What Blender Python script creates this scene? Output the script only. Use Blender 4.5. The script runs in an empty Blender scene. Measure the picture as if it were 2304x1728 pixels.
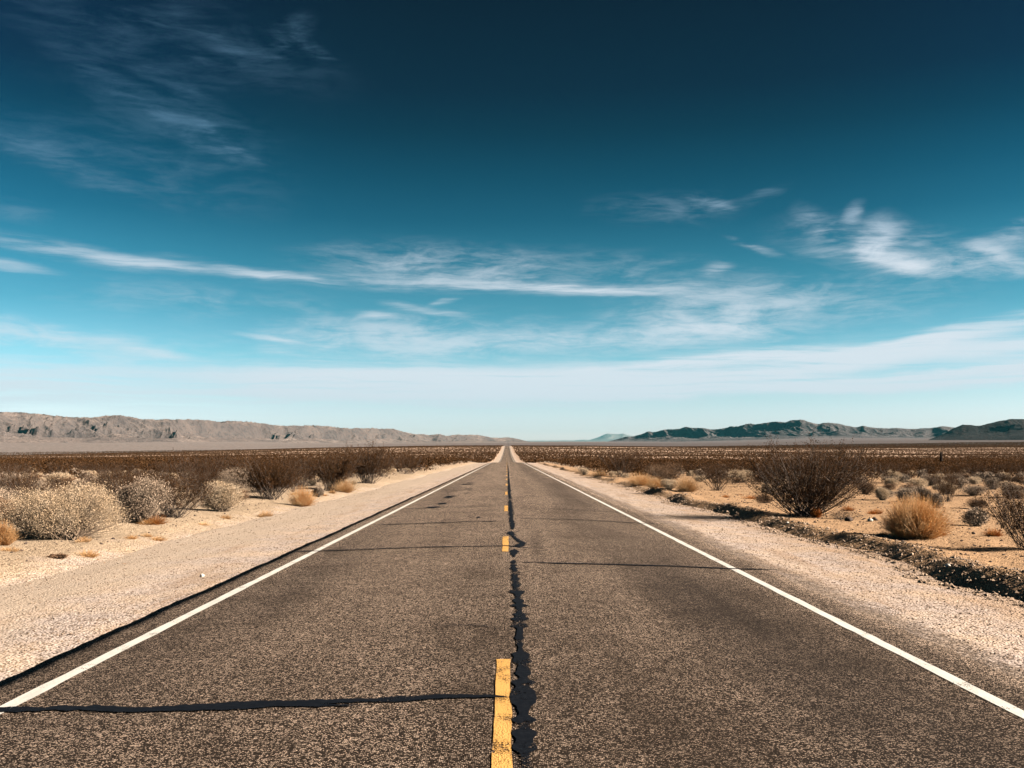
import bpy, math, random
import numpy as np
from mathutils import Vector, Euler, Matrix

R = math.radians
C = bpy.context.scene.collection
rng = np.random.default_rng(7)

# ------------------------------------------------------------------ camera
CAM_H = 1.75
F = 2300.0                      # focal length for a 2304 x 1728 frame
PITCH = math.atan((1023 - 864) / F)
YAW = -math.atan((1152 - 1141) / F)
cd = bpy.data.cameras.new("camera")
cd.sensor_width = 36.0
cd.lens = 36.0 * F / 2304.0
cd.clip_start = 0.1
cd.clip_end = 120000.0
cam = bpy.data.objects.new("camera", cd)
C.objects.link(cam)
cam.location = (0, 0, CAM_H)
cam.rotation_euler = Euler((math.pi / 2 + PITCH, 0, YAW), 'XYZ')
bpy.context.scene.camera = cam
RM = np.array(cam.rotation_euler.to_matrix())


def ray(px, py):
    d = RM @ np.array([(px - 1152) / F, -(py - 864) / F, -1.0])
    return d / np.linalg.norm(d)


# ------------------------------------------------------------------ numpy noise
def _hash(ix, iy, seed):
    h = (ix.astype(np.int64) * 374761393 + iy.astype(np.int64) * 668265263 + seed * 1442695041) & 0xFFFFFFFF
    h = ((h ^ (h >> 13)) * 1274126177) & 0xFFFFFFFF
    h = (h ^ (h >> 16)) & 0xFFFFFFFF
    return h / 4294967295.0


def vnoise(x, y, seed=0):
    x = np.asarray(x, float); y = np.asarray(y, float)
    x, y = np.broadcast_arrays(x, y)
    ix = np.floor(x); iy = np.floor(y)
    fx = x - ix; fy = y - iy
    fx = fx * fx * fx * (fx * (fx * 6 - 15) + 10)
    fy = fy * fy * fy * (fy * (fy * 6 - 15) + 10)
    a = _hash(ix, iy, seed); b = _hash(ix + 1, iy, seed)
    c = _hash(ix, iy + 1, seed); d = _hash(ix + 1, iy + 1, seed)
    return (a * (1 - fx) + b * fx) * (1 - fy) + (c * (1 - fx) + d * fx) * fy


def fbm(x, y, seed=0, octv=4, gain=0.5):
    s = 0; a = 1; t = 0
    for k in range(octv):
        ca, sa = math.cos(0.7 * k), math.sin(0.7 * k)
        xx = (x * ca - y * sa) * 2 ** k; yy = (x * sa + y * ca) * 2 ** k
        s = s + a * (vnoise(xx, yy, seed + 17 * k) * 2 - 1)
        t += a; a *= gain
    return s / t


def sstep(a, b, x):
    t = np.clip((x - a) / (b - a), 0, 1)
    return t * t * (3 - 2 * t)


# ------------------------------------------------------------------ terrain
TY = np.array([120, 180, 250, 320, 400, 500, 650, 800, 965, 1200, 1500, 1870, 2300, 2900, 3600, 5000, 7000, 9000, 14000, 30000, 60000.])
TU = np.array([-.52, -.33, -.15, 0, .15, .33, .52])
TP = np.array([
    [-33.5, -23, -19.5, -20.5, -20, -18.5, -15.5, -13, -11, -8.5, -6, -4, -4.5, -5, 4, 27, 32, 33, 33, 33, 33],
    [-33.5, -23, -18.5, -20, -20, -17.5, -13, -9, -6, -2, 2, 5, 4.5, 3, 9, 23, 30, 32, 32, 32, 32],
    [-33.5, -22.6, -17.5, -19, -19.5, -16.5, -11, -5.5, -1.5, 4.5, 10.5, 15, 14.5, 13, 14.5, 21, 25, 27, 28, 28, 28],
    [-33.5, -22.4, -17, -18.8, -19.3, -16.1, -10.4, -3.6, 1.5, 8.1, 14.6, 19.5, 19, 17.5, 18, 23, 25.5, 27.5, 28.5, 29, 29],
    [-33.5, -22.4, -17, -18.8, -19, -16, -11, -5, 0, 6, 12, 17, 16.5, 16, 18, 23, 26.5, 28.5, 29, 29, 29],
    [-33.5, -22.4, -17, -18.8, -19, -16, -11, -6, -2, 4, 10, 16, 18, 20, 23, 28, 34, 37, 38, 38, 38],
    [-33.5, -22.4, -17, -18.8, -19, -16, -11, -6, -1, 5, 12, 18, 21, 25, 29, 33, 35, 37, 38, 38, 38],
])
_LY = np.log(TY)
_FY = np.linspace(_LY[0], _LY[-1], 700)


def _pchip(xk, yk, x):
    h = np.diff(xk); d = np.diff(yk) / h
    m = np.zeros_like(yk)
    for i in range(1, len(xk) - 1):
        if d[i - 1] * d[i] > 0:
            w1 = 2 * h[i] + h[i - 1]; w2 = h[i] + 2 * h[i - 1]
            m[i] = (w1 + w2) / (w1 / d[i - 1] + w2 / d[i])
    m[0] = d[0]; m[-1] = d[-1]
    i = np.clip(np.searchsorted(xk, x) - 1, 0, len(xk) - 2)
    t = (x - xk[i]) / h[i]
    return ((2 * t**3 - 3 * t**2 + 1) * yk[i] + (t**3 - 2 * t**2 + t) * h[i] * m[i]
            + (-2 * t**3 + 3 * t**2) * yk[i + 1] + (t**3 - t**2) * h[i] * m[i + 1])


_FT = np.array([_pchip(_LY, row, _FY) for row in TP])          # dense table (7, 700)
_FU = np.linspace(TU[0], TU[-1], 105)
_FT2 = np.array([_pchip(TU, _FT[:, j], _FU) for j in range(_FT.shape[1])]).T   # (105, 700)


def base_z(x, y):
    """height of the valley floor, far slope and bajadas"""
    x = np.asarray(x, float); y = np.asarray(y, float)
    yy = np.clip(y, TY[0], TY[-1])
    u = np.clip(x / np.maximum(yy, 1), TU[0], TU[-1])
    fu = (u - _FU[0]) / (_FU[1] - _FU[0]); fy = (np.log(yy) - _FY[0]) / (_FY[1] - _FY[0])
    iu = np.clip(fu.astype(int), 0, len(_FU) - 2); iy = np.clip(fy.astype(int), 0, len(_FY) - 2)
    fu = fu - iu; fy = fy - iy
    p = ((_FT2[iu, iy] * (1 - fy) + _FT2[iu, iy + 1] * fy) * (1 - fu)
         + (_FT2[iu + 1, iy] * (1 - fy) + _FT2[iu + 1, iy + 1] * fy) * fu)
    z = CAM_H + p * yy / F
    w = sstep(110, 190, y)
    return np.where(y > 190, z, z * w)


def bank_x(y):
    return 7.3 + .42 * (vnoise(y / 5.0, 3.3, 5) - .5) * 2 + .13 * (vnoise(y / 1.2, 9.1, 6) - .5) * 2


def H(x, y):
    x = np.asarray(x, float); y = np.asarray(y, float)
    x, y = np.broadcast_arrays(x, y)
    b = base_z(x, y)
    near = 1 - sstep(150, 400, y)
    ax = np.abs(x)
    # left: a soft sand bank
    wl = x + .5 * (vnoise(y / 6.0, 1.7, 2) - .5) * 2
    tl = sstep(-5.8, -10.2, wl)
    zl = -.36 + tl * (.36 + .06)
    zl = zl + .11 * np.exp(-((wl + 8.3) / .8) ** 2) * vnoise(y / 3.5, 4.4, 8)
    # right: a cut bank left by the grader
    xb = bank_x(y)
    tr = np.clip((x - xb + .50) / .66, 0, 1)
    tr = tr + .10 * np.sin(np.pi * tr) * (fbm(x / .35, y / .5, 19, 3) + .4 * fbm(x / .12, y / .14, 18, 2))
    hk = .20 + 1.0 * vnoise(y / 4.3, 6.6, 29)
    zr = -.40 + .17 * sstep(5.5, 6.9, x) + tr * (.26 * hk)
    zr = zr + .09 * np.exp(-((x - xb - .3) / .35) ** 2) * vnoise(y / 1.6, 2.2, 9) + (.20 - .26 * (hk - .2)) * sstep(xb + .3, xb + 4, x) - .10 * sstep(xb + .4, xb + 3.5, x)
    off = np.where(x < 0, zl, zr)
    out = np.where(x < 0, tl, tr)
    far_off = np.where(ax < 8.0, -.5 * (1 - sstep(6.3, 8.3, ax)), 0)
    off = off * near + far_off * (1 - near)
    rough = (.13 * fbm(x / 7.0, y / 7.0, 11, 3) + .045 * fbm(x / 1.1, y / 1.1, 12, 3) + .02 * fbm(x / .4, y / .4, 14, 2)) * out * near
    roll = 1.2 * fbm(x / 160.0, y / 160.0, 13, 3) * sstep(250, 700, y) * sstep(20, 90, ax) + 9 * fbm(x / 900., y / 900., 15, 4) * sstep(3500, 7000, y)
    return b + off + rough + roll


def road_z(x, y):
    return base_z(np.zeros_like(np.asarray(y, float)) if np.ndim(y) else 0.0, y) - .02 * np.abs(x)


def ground_pt(px, py, fn=H):
    d = ray(px, py)
    t = 2.0
    prev = None
    while t < 3000:
        p = np.array([0, 0, CAM_H]) + d * t
        g = float(fn(p[0], p[1]))
        if p[2] <= g:
            lo, hi = prev, t
            for _ in range(30):
                mid = (lo + hi) / 2
                q = np.array([0, 0, CAM_H]) + d * mid
                if q[2] <= float(fn(q[0], q[1])): hi = mid
                else: lo = mid
            q = np.array([0, 0, CAM_H]) + d * hi
            return q
        prev = t
        t *= 1.01
    return np.array([0, 0, CAM_H]) + d * 3000


# ------------------------------------------------------------------ object helpers
def tag(o, label=None, cat=None, group=None, kind=None):
    if label: o["label"] = label
    if cat: o["category"] = cat
    if group: o["group"] = group
    if kind: o["kind"] = kind
    return o


def mesh_np(name, verts, faces, mats=None, smooth=False, mat_idx=None):
    """faces: list of integer arrays (n,3) or (n,4)"""
    me = bpy.data.meshes.new(name)
    verts = np.asarray(verts, np.float32)
    faces = [np.asarray(f, np.int32) for f in faces if len(f)]
    me.vertices.add(len(verts))
    me.vertices.foreach_set("co", verts.ravel())
    loops = np.concatenate([f.ravel() for f in faces])
    tot = np.concatenate([np.full(len(f), f.shape[1], np.int32) for f in faces])
    start = np.concatenate([[0], np.cumsum(tot)[:-1]]).astype(np.int32)
    me.loops.add(len(loops))
    me.loops.foreach_set("vertex_index", loops)
    me.polygons.add(len(tot))
    me.polygons.foreach_set("loop_start", start)
    me.polygons.foreach_set("loop_total", tot)
    me.polygons.foreach_set("use_smooth", np.full(len(tot), smooth, bool))
    for m in (mats if isinstance(mats, (list, tuple)) else [mats]):
        if m: me.materials.append(m)
    if mat_idx is not None:
        me.polygons.foreach_set("material_index", np.asarray(mat_idx, np.int32))
    me.update(calc_edges=True)
    return me


def link(name, me, parent=None):
    o = bpy.data.objects.new(name, me)
    C.objects.link(o)
    if parent: o.parent = parent
    return o


def empty(name, loc=(0, 0, 0), rz=0.0):
    o = bpy.data.objects.new(name, None)
    o.empty_display_size = .2
    C.objects.link(o)
    o.location = loc
    o.rotation_euler = (0, 0, rz)
    return o


def grid_faces(nr, nc):
    i = np.arange(nr - 1)[:, None] * nc + np.arange(nc - 1)[None, :]
    return np.stack([i, i + 1, i + nc + 1, i + nc], -1).reshape(-1, 4)


# ------------------------------------------------------------------ materials
class T:
    """small helper around a node tree"""
    def __init__(s, tree): s.t = tree

    def n(s, typ, **kw):
        nd = s.t.nodes.new(typ)
        for k, v in kw.items(): setattr(nd, k, v)
        return nd

    def l(s, a, b): s.t.links.new(a, b)

    def put(s, sock, v):
        if isinstance(v, bpy.types.NodeSocket): s.t.links.new(v, sock)
        else: sock.default_value = v

    def m(s, op, a, b=None, c=None, clamp=False):
        nd = s.n("ShaderNodeMath", operation=op); nd.use_clamp = clamp
        for i, v in enumerate((a, b, c)):
            if v is not None: s.put(nd.inputs[i], v)
        return nd.outputs[0]

    def rng(s, v, a, b, c=0., d=1., kind='SMOOTHSTEP'):
        nd = s.n("ShaderNodeMapRange", interpolation_type=kind)
        s.put(nd.inputs[0], v)
        for i, q in enumerate((a, b, c, d)): s.put(nd.inputs[1 + i], q)
        return nd.outputs[0]

    def noise(s, vec, scale, detail=3., rough=.5, dist=0.):
        nd = s.n("ShaderNodeTexNoise")
        if vec is not None: s.l(vec, nd.inputs["Vector"])
        nd.inputs["Scale"].default_value = scale
        nd.inputs["Detail"].default_value = detail
        nd.inputs["Roughness"].default_value = rough
        nd.inputs["Distortion"].default_value = dist
        return nd.outputs["Fac"]

    def voro(s, vec, scale, feature='F1'):
        nd = s.n("ShaderNodeTexVoronoi", feature=feature)
        s.l(vec, nd.inputs["Vector"])
        nd.inputs["Scale"].default_value = scale
        return nd

    def mapv(s, vec, scale=(1, 1, 1), rot=(0, 0, 0), loc=(0, 0, 0)):
        nd = s.n("ShaderNodeMapping")
        s.l(vec, nd.inputs[0])
        nd.inputs["Location"].default_value = loc
        nd.inputs["Rotation"].default_value = rot
        nd.inputs["Scale"].default_value = scale
        return nd.outputs[0]

    def mix(s, f, a, b, blend='MIX'):
        nd = s.n("ShaderNodeMix", data_type='RGBA', blend_type=blend)
        s.put(nd.inputs[0], f)
        for i, v in ((6, a), (7, b)):
            if isinstance(v, (tuple, list)): v = tuple(v) + ((1,) if len(v) == 3 else ())
            s.put(nd.inputs[i], v)
        return nd.outputs[2]

    def bump(s, height, strength=1., dist=.01, normal=None):
        nd = s.n("ShaderNodeBump")
        s.put(nd.inputs["Strength"], strength)
        s.put(nd.inputs["Distance"], dist)
        s.put(nd.inputs["Height"], height)
        if normal is not None: s.l(normal, nd.inputs["Normal"])
        return nd.outputs[0]


def new_mat(name, rough=.9, spec=.15):
    m = bpy.data.materials.new(name)
    m.use_nodes = True
    t = T(m.node_tree)
    b = m.node_tree.nodes["Principled BSDF"]
    b.inputs["Roughness"].default_value = rough
    b.inputs["Specular IOR Level"].default_value = spec
    return m, t, b


def set_nodes(t, b, col, normal=None):
    t.put(b.inputs["Base Color"], col if isinstance(col, bpy.types.NodeSocket) else tuple(col) + (1,))
    if normal is not None: t.l(normal, b.inputs["Normal"])


def geo_pos(t):
    g = t.n("ShaderNodeNewGeometry")
    return g.outputs["Position"], g


def asphalt_colour(t, pos):
    """worn chip seal: pale stones in a dark binder; returns colour, height"""
    v = t.voro(pos, 90.)
    cell = t.n("ShaderNodeSeparateColor"); t.l(v.outputs["Color"], cell.inputs[0])
    stone = t.rng(cell.outputs[0], .44, .80, 0., 1.)
    body = t.rng(v.outputs["Distance"], .30, .56, 1., 0.)
    chip = t.m('MULTIPLY', stone, body)
    v2 = t.voro(pos, 29.)
    c2 = t.n("ShaderNodeSeparateColor"); t.l(v2.outputs["Color"], c2.inputs[0])
    chip2 = t.m('MULTIPLY', t.rng(c2.outputs[0], .45, 1.), t.rng(v2.outputs["Distance"], .2, .6, 1., 0.))
    wide = t.noise(t.mapv(pos, (.75, .055, 1)), 1., 4., .6)
    blot = t.noise(pos, .55, 5., .6)
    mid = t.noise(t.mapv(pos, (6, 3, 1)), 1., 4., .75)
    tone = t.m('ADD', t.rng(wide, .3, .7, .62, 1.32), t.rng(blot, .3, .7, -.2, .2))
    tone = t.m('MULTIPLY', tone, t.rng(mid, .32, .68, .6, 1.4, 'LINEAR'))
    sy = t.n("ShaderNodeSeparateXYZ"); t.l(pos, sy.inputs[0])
    tone = t.m('MULTIPLY', tone, t.rng(t.m('ADD', sy.outputs[1], t.m('MULTIPLY', blot, 9.)), 7., 30., .82, 1.75))  # light falloff painted into the tone: darkened near the camera, brightened up the road
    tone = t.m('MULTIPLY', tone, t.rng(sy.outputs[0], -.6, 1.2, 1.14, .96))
    dark = (.027, .0195, .0145)
    lite = (.84, .645, .51)
    k = t.m('ADD', t.m('MULTIPLY', chip, .86), t.m('MULTIPLY', chip2, .30), clamp=True)
    k = t.m('MULTIPLY', k, tone, clamp=True)
    col = t.mix(k, dark, lite)
    hue = t.mix(t.m('MULTIPLY', cell.outputs[1], .45), col, (.24, .12, .06))
    col = t.mix(t.m('MULTIPLY', chip, .45), col, hue)
    return col, t.m('ADD', t.m('MULTIPLY', body, .75), t.m('MULTIPLY', chip2, .5)), cell


def mat_asphalt():
    m, t, b = new_mat("worn chip seal", .9, .06)
    pos, _ = geo_pos(t)
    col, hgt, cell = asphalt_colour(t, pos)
    sx = t.n("ShaderNodeSeparateXYZ"); t.l(pos, sx.inputs[0])
    # an old oil stain in the right lane and darker wheel tracks
    st = t.m('MULTIPLY', t.rng(t.m('ABSOLUTE', t.m('SUBTRACT', sx.outputs[0], t.m('MULTIPLY_ADD', sx.outputs[1], .01, .40))), .0, .20, 1., 0.),
             t.rng(t.m('ABSOLUTE', t.m('SUBTRACT', sx.outputs[1], 20.2)), .3, 4.8, 1., 0.))
    st = t.m('MULTIPLY', st, t.rng(t.noise(pos, 3.2, 5.), .35, .68, .0, .8))
    trk = t.m('MULTIPLY', t.rng(t.m('ABSOLUTE', t.m('SUBTRACT', sx.outputs[0], 2.5)), .2, 1.2, 1., 0.), .50)
    trk2 = t.m('MULTIPLY', t.rng(t.m('ABSOLUTE', t.m('SUBTRACT', sx.outputs[0], -3.0)), .1, .9, 1., 0.), .30)
    trk = t.m('MULTIPLY', t.m('ADD', trk, trk2), t.rng(t.noise(t.mapv(pos, (.9, .12, 1)), 1., 4.), .3, .7, .4, 1.))
    col = t.mix(t.m('ADD', st, trk, clamp=True), col, (.022, .018, .017))
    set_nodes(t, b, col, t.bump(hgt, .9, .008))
    return m


def mat_tar(name, lo):
    m, t, b = new_mat(name, .75, .08)
    pos, _ = geo_pos(t)
    n = t.noise(pos, 26., 4., .6)
    col = t.mix(t.rng(n, .4, .7), (.0045, .006, .010), (.010, .012, .017))
    # scuffed edges let the stones through
    e = t.noise(pos, 55., 3., .6)
    big = t.noise(pos, 1.6, 3., .6)
    a = t.rng(t.m('MULTIPLY', e, t.rng(big, .40, .66, 1., 1.75)), lo, lo + .12, 0., 1.)
    set_nodes(t, b, col, t.bump(n, .5, .004))
    out = t.t.nodes["Material Output"]
    tr = t.n("ShaderNodeBsdfTransparent")
    mx = t.n("ShaderNodeMixShader")
    t.l(a, mx.inputs[0]); t.l(b.outputs[0], mx.inputs[1]); t.l(tr.outputs[0], mx.inputs[2]); t.l(mx.outputs[0], out.inputs[0])
    return m


def mat_paint(name, col, wear):
    m, t, b = new_mat(name, .8, .08)
    pos, _ = geo_pos(t)
    v = t.voro(pos, 62.)
    n1 = t.noise(pos, 70., 4., .65); n2 = t.noise(pos, 2.5, 4., .6)
    dirt = t.noise(t.mapv(pos, (9, 2.5, 1)), 1., 5., .65)
    c = t.mix(t.rng(dirt, .35, .75, .0, .55), tuple(col), tuple(x * .62 for x in col))
    hgt = t.rng(v.outputs["Distance"], .25, .6, 1., 0.)
    set_nodes(t, b, c, t.bump(hgt, .6, .005))
    a = t.rng(t.m('ADD', n1, t.m('MULTIPLY', t.m('SUBTRACT', n2, .5), .9)), wear, wear + .07, 0., 1.)
    out = t.t.nodes["Material Output"]
    tr = t.n("ShaderNodeBsdfTransparent")
    mx = t.n("ShaderNodeMixShader")
    t.l(a, mx.inputs[0]); t.l(b.outputs[0], mx.inputs[1]); t.l(tr.outputs[0], mx.inputs[2]); t.l(mx.outputs[0], out.inputs[0])
    return m


def mat_shoulder():
    m, t, b = new_mat("gravel shoulder", .95, .1)
    pos, _ = geo_pos(t)
    sx = t.n("ShaderNodeSeparateXYZ"); t.l(pos, sx.inputs[0])
    v = t.voro(pos, 30.)
    c = t.n("ShaderNodeSeparateColor"); t.l(v.outputs["Color"], c.inputs[0])
    v2 = t.voro(pos, 11.)
    c2 = t.n("ShaderNodeSeparateColor"); t.l(v2.outputs["Color"], c2.inputs[0])
    body = t.rng(v.outputs["Distance"], .2, .6, 1., 0.)
    col = t.mix(c.outputs[0], (.47, .385, .345), (.69, .58, .525))
    col = t.mix(t.rng(c.outputs[1], .72, .92), col, (.15, .105, .08))
    col = t.mix(t.m('MULTIPLY', t.rng(c2.outputs[1], .9, .97), t.rng(v2.outputs["Distance"], .15, .32, 1., 0.)), col, (.10, .07, .055))
    n = t.noise(pos, .9, 5., .6)
    stn = t.noise(t.mapv(pos, (2.2, .22, 1)), 1., 5., .65)
    col = t.mix(t.rng(n, .35, .7, 0., .5), col, (.74, .55, .38))
    col = t.mix(t.rng(stn, .48, .68, 0., .6), col, (.40, .27, .18))
    rsd = t.m('MULTIPLY', t.rng(sx.outputs[0], 4.6, 7.2, 0., .6), t.rng(n, .3, .6, .3, 1.))
    col = t.mix(rsd, col, (.47, .315, .205))
    spill = t.rng(t.m('ADD', t.m('MULTIPLY', sx.outputs[0], -1.), t.m('MULTIPLY', t.m('SUBTRACT', t.noise(pos, .8, 6., .65), .5), 3.4)), 4.7, 6.3)
    col = t.mix(t.m('MULTIPLY', spill, .85), col, (.54, .435, .345))
    # spilled dark chips beside the seal, ragged outwards
    ax = t.m('ABSOLUTE', sx.outputs[0])
    rag = t.m('ADD', ax, t.m('MULTIPLY', t.m('SUBTRACT', t.noise(pos, 4.5, 5., .7), .5), -.9))
    side = t.rng(sx.outputs[0], -1, 1, 4.02, 4.62)
    edge = t.rng(t.m('SUBTRACT', rag, side), -.30, .10, 1., 0.)
    edge = t.m('MULTIPLY', edge, t.rng(c.outputs[2], .12, .45, .45, 1.))
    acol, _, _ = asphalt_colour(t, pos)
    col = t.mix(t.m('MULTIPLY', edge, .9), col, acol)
    h = t.m('ADD', t.m('MULTIPLY', body, .5), t.m('ADD', t.m('MULTIPLY', t.noise(pos, 9., 5., .65), 1.4), t.m('MULTIPLY', stn, 1.5)))
    set_nodes(t, b, col, t.bump(h, .8, .022))
    return m


def mat_ground():
    m, t, b = new_mat("desert floor", .95, .1)
    pos, _ = geo_pos(t)
    sx = t.n("ShaderNodeSeparateXYZ"); t.l(pos, sx.inputs[0])
    X, Y = sx.outputs[0], sx.outputs[1]
    n_big = t.noise(pos, .25, 5., .6)
    n_mid = t.noise(pos, 2.2, 5., .65)
    n_fine = t.noise(pos, 17., 4., .6)
    left = t.mix(n_mid, (.535, .415, .30), (.45, .335, .23))
    right = t.mix(n_mid, (.56, .37, .225), (.44, .27, .15))
    side = t.rng(t.m('ADD', X, t.m('MULTIPLY', n_big, 4.)), -6., 4.)
    col = t.mix(side, left, right)
    gr = t.rng(t.m('ADD', X, t.m('MULTIPLY', t.m('SUBTRACT', t.noise(pos, .8, 6., .65), .5), 3.4)), -8.3, -6.7)
    gr = t.m('MULTIPLY', gr, t.rng(X, 0., 2., 1., 0.))
    vg = t.voro(pos, 30.)
    cg = t.n("ShaderNodeSeparateColor"); t.l(vg.outputs["Color"], cg.inputs[0])
    grc = t.mix(t.rng(cg.outputs[1], .80, .95), t.mix(cg.outputs[0], (.49, .395, .345), (.69, .57, .50)), (.17, .12, .09))
    col = t.mix(t.m('MULTIPLY', gr, .9), col, grc)
    # left ground turns more orange away from the road
    col = t.mix(t.m('MULTIPLY', t.rng(X, -11., -17., 0., .75), t.rng(n_big, .3, .6, .5, 1.)), col, (.56, .37, .215))
    # litter and dark grit
    lit = t.m('MULTIPLY', t.rng(t.noise(t.mapv(pos, (4.5, 4.5, 1)), 1., 5., .7), .56, .70, 0., .75), t.rng(n_big, .3, .6, .35, 1.))
    lit = t.m('MULTIPLY', lit, t.rng(t.m('ABSOLUTE', X), 7.2, 9., .15, 1.))
    col = t.mix(lit, col, (.20, .105, .05))
    v = t.voro(pos, 26.)
    c = t.n("ShaderNodeSeparateColor"); t.l(v.outputs["Color"], c.inputs[0])
    col = t.mix(t.rng(c.outputs[0], .86, .97, 0., .7), col, (.15, .10, .07))
    # mid and far ground: paler, pinker soil, then scrub-covered bajadas
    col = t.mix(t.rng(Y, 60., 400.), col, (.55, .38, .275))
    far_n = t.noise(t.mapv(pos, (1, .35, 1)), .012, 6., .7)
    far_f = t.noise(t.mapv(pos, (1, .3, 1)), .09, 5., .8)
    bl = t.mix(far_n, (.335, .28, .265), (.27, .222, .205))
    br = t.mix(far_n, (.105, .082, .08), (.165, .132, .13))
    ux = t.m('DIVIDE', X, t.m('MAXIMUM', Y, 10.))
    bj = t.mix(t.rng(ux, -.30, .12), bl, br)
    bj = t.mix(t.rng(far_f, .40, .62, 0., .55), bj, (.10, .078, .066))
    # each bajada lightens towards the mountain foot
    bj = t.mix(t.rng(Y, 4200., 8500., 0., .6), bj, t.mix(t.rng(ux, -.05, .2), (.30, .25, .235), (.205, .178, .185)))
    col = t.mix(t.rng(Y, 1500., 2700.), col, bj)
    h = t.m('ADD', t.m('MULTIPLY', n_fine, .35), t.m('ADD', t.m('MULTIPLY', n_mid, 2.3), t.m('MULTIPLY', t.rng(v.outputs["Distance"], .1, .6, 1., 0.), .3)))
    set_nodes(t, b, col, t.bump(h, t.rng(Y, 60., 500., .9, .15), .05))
    return m


def mat_rock_range(name, c1, c2, c3, scale, streak=.5):
    m, t, b = new_mat(name, .95, .08)
    pos, g = geo_pos(t)
    n = t.noise(pos, scale, 7., .65)
    n2 = t.noise(pos, scale * 6, 6., .7)
    sz = t.n("ShaderNodeSeparateXYZ"); t.l(g.outputs["Normal"], sz.inputs[0])
    col = t.mix(t.rng(n, .35, .65), c1, c2)
    col = t.mix(t.m('MULTIPLY', t.rng(sz.outputs[2], .95, .72), streak), col, c3)
    col = t.mix(t.rng(n2, .50, .64, 0., .6), col, c3)
    set_nodes(t, b, col, t.bump(n2, .9, 22.))
    return m


def mat_leaf(name, c1, c2, c3=None, rough=.85, var=.35, thin=0.):
    m, t, b = new_mat(name, rough, .15)
    pos, g = geo_pos(t)
    oi = t.n("ShaderNodeObjectInfo")
    r = g.outputs["Random Per Island"]
    col = t.mix(r, c1, c2)
    if c3: col = t.mix(t.rng(t.noise(pos, 3.5, 3.), .45, .65), col, c3)
    hv = t.n("ShaderNodeHueSaturation")
    t.put(hv.inputs["Value"], t.m('MULTIPLY_ADD', oi.outputs["Random"], var, 1 - var / 2))
    t.l(col, hv.inputs["Color"])
    set_nodes(t, b, hv.outputs[0])
    if thin:
        tl = t.n("ShaderNodeBsdfTranslucent"); t.l(hv.outputs[0], tl.inputs[0])
        mx = t.n("ShaderNodeMixShader"); mx.inputs[0].default_value = thin
        t.l(b.outputs[0], mx.inputs[1]); t.l(tl.outputs[0], mx.inputs[2])
        t.l(mx.outputs[0], t.t.nodes["Material Output"].inputs[0])
    return m


M = dict(
    asphalt=mat_asphalt(), tar=mat_tar("bitumen crack seal", .98), tar_worn=mat_tar("scuffed bitumen", .80),
    white=mat_paint("white road paint", (.80, .78, .74), .655),
    yellow=mat_paint("yellow road paint", (.80, .45, .14), .575),
    shoulder=mat_shoulder(), ground=mat_ground(),
    creo_leaf=mat_leaf("creosote leaf", (.058, .027, .011), (.125, .060, .023), (.072, .037, .014), thin=.25),
    creo_stem=mat_leaf("creosote bark", (.050, .034, .027), (.22, .175, .15), None),
    pale_leaf=mat_leaf("dry saltbush leaf", (.88, .66, .45), (.66, .47, .30), (.92, .72, .52), thin=.2),
    pale_stem=mat_leaf("bleached twig", (.40, .30, .22), (.22, .155, .11)),
    grey_leaf=mat_leaf("grey burrobush leaf", (.52, .39, .29), (.34, .245, .175), (.60, .46, .35)),
    brown_leaf=mat_leaf("brown buckwheat leaf", (.24, .14, .085), (.36, .225, .14), (.28, .17, .10)),
    gold=mat_leaf("dry golden grass", (.95, .62, .32), (.82, .48, .21), (.98, .70, .42), thin=.48),
    rust=mat_leaf("rusty dry grass", (.75, .34, .10), (.60, .24, .06), thin=.48),
    stone=mat_leaf("desert stone", (.50, .375, .28), (.27, .19, .135), None, .9, .5),
    dstone=mat_leaf("dark desert stone", (.07, .05, .045), (.12, .09, .075), None, .9, .5),
    wstone=mat_leaf("white quartz stone", (.78, .75, .70), (.70, .66, .60), None, .8, .1),
    post=mat_leaf("old dark trunk", (.030, .022, .018), (.05, .035, .028)),
)

# ------------------------------------------------------------------ ground, shoulders, road
def axis_x():
    d = np.concatenate([np.arange(0, 6.6, .22), np.arange(6.6, 8.4, .06), np.arange(8.4, 16, .12)])
    step = .12; x = 16.0; far = []
    while x < 61000:
        far.append(x); step *= 1.06; x += step
    far.append(61000)
    p = np.concatenate([d, far])
    return np.concatenate([-p[:0:-1], p])


def axis_y(y0=-40., y1=61000.):
    ys = list(np.arange(y0, 4, 1.0)); y = 4.0
    while y < y1:
        ys.append(y); y += max(.10, .0115 * y)
    ys.append(y1)
    return np.array(ys)


AX, AY = axis_x(), axis_y()
GX, GY = np.meshgrid(AX, AY)
GZ = H(GX, GY)
tag(link("ground", mesh_np("ground", np.stack([GX, GY, GZ], -1).reshape(-1, 3), [grid_faces(len(AY), len(AX))], M["ground"], True)),
    "sandy desert floor of the valley", None, None, "structure")

RY = axis_y(-30, 2300)


def strip(name, xs_fn, z_fn, mat, ys=RY):
    """xs_fn(y) -> (ny, nx) x positions; z_fn(x, y) -> z"""
    X = xs_fn(ys)
    Y = np.repeat(ys[:, None], X.shape[1], 1)
    Z = z_fn(X, Y)
    return mesh_np(name, np.stack([X, Y, Z], -1).reshape(-1, 3), [grid_faces(*X.shape)], mat, True)


def edge_l(y): return -4.12 + .05 * fbm(y / 1.4, 0 * y + .5, 21, 4) + .03 * fbm(y / .25, 0 * y + .5, 23, 2)
def edge_r(y): return 4.16 + .10 * fbm(y / 1.6, 0 * y + 3.5, 22, 4)


def road_xs(y):
    f = np.linspace(0, 1, 35)[None, :]
    a, b = edge_l(y)[:, None], edge_r(y)[:, None]
    X = a * (1 - f) + b * f
    return np.concatenate([a, X, b], 1)


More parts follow.
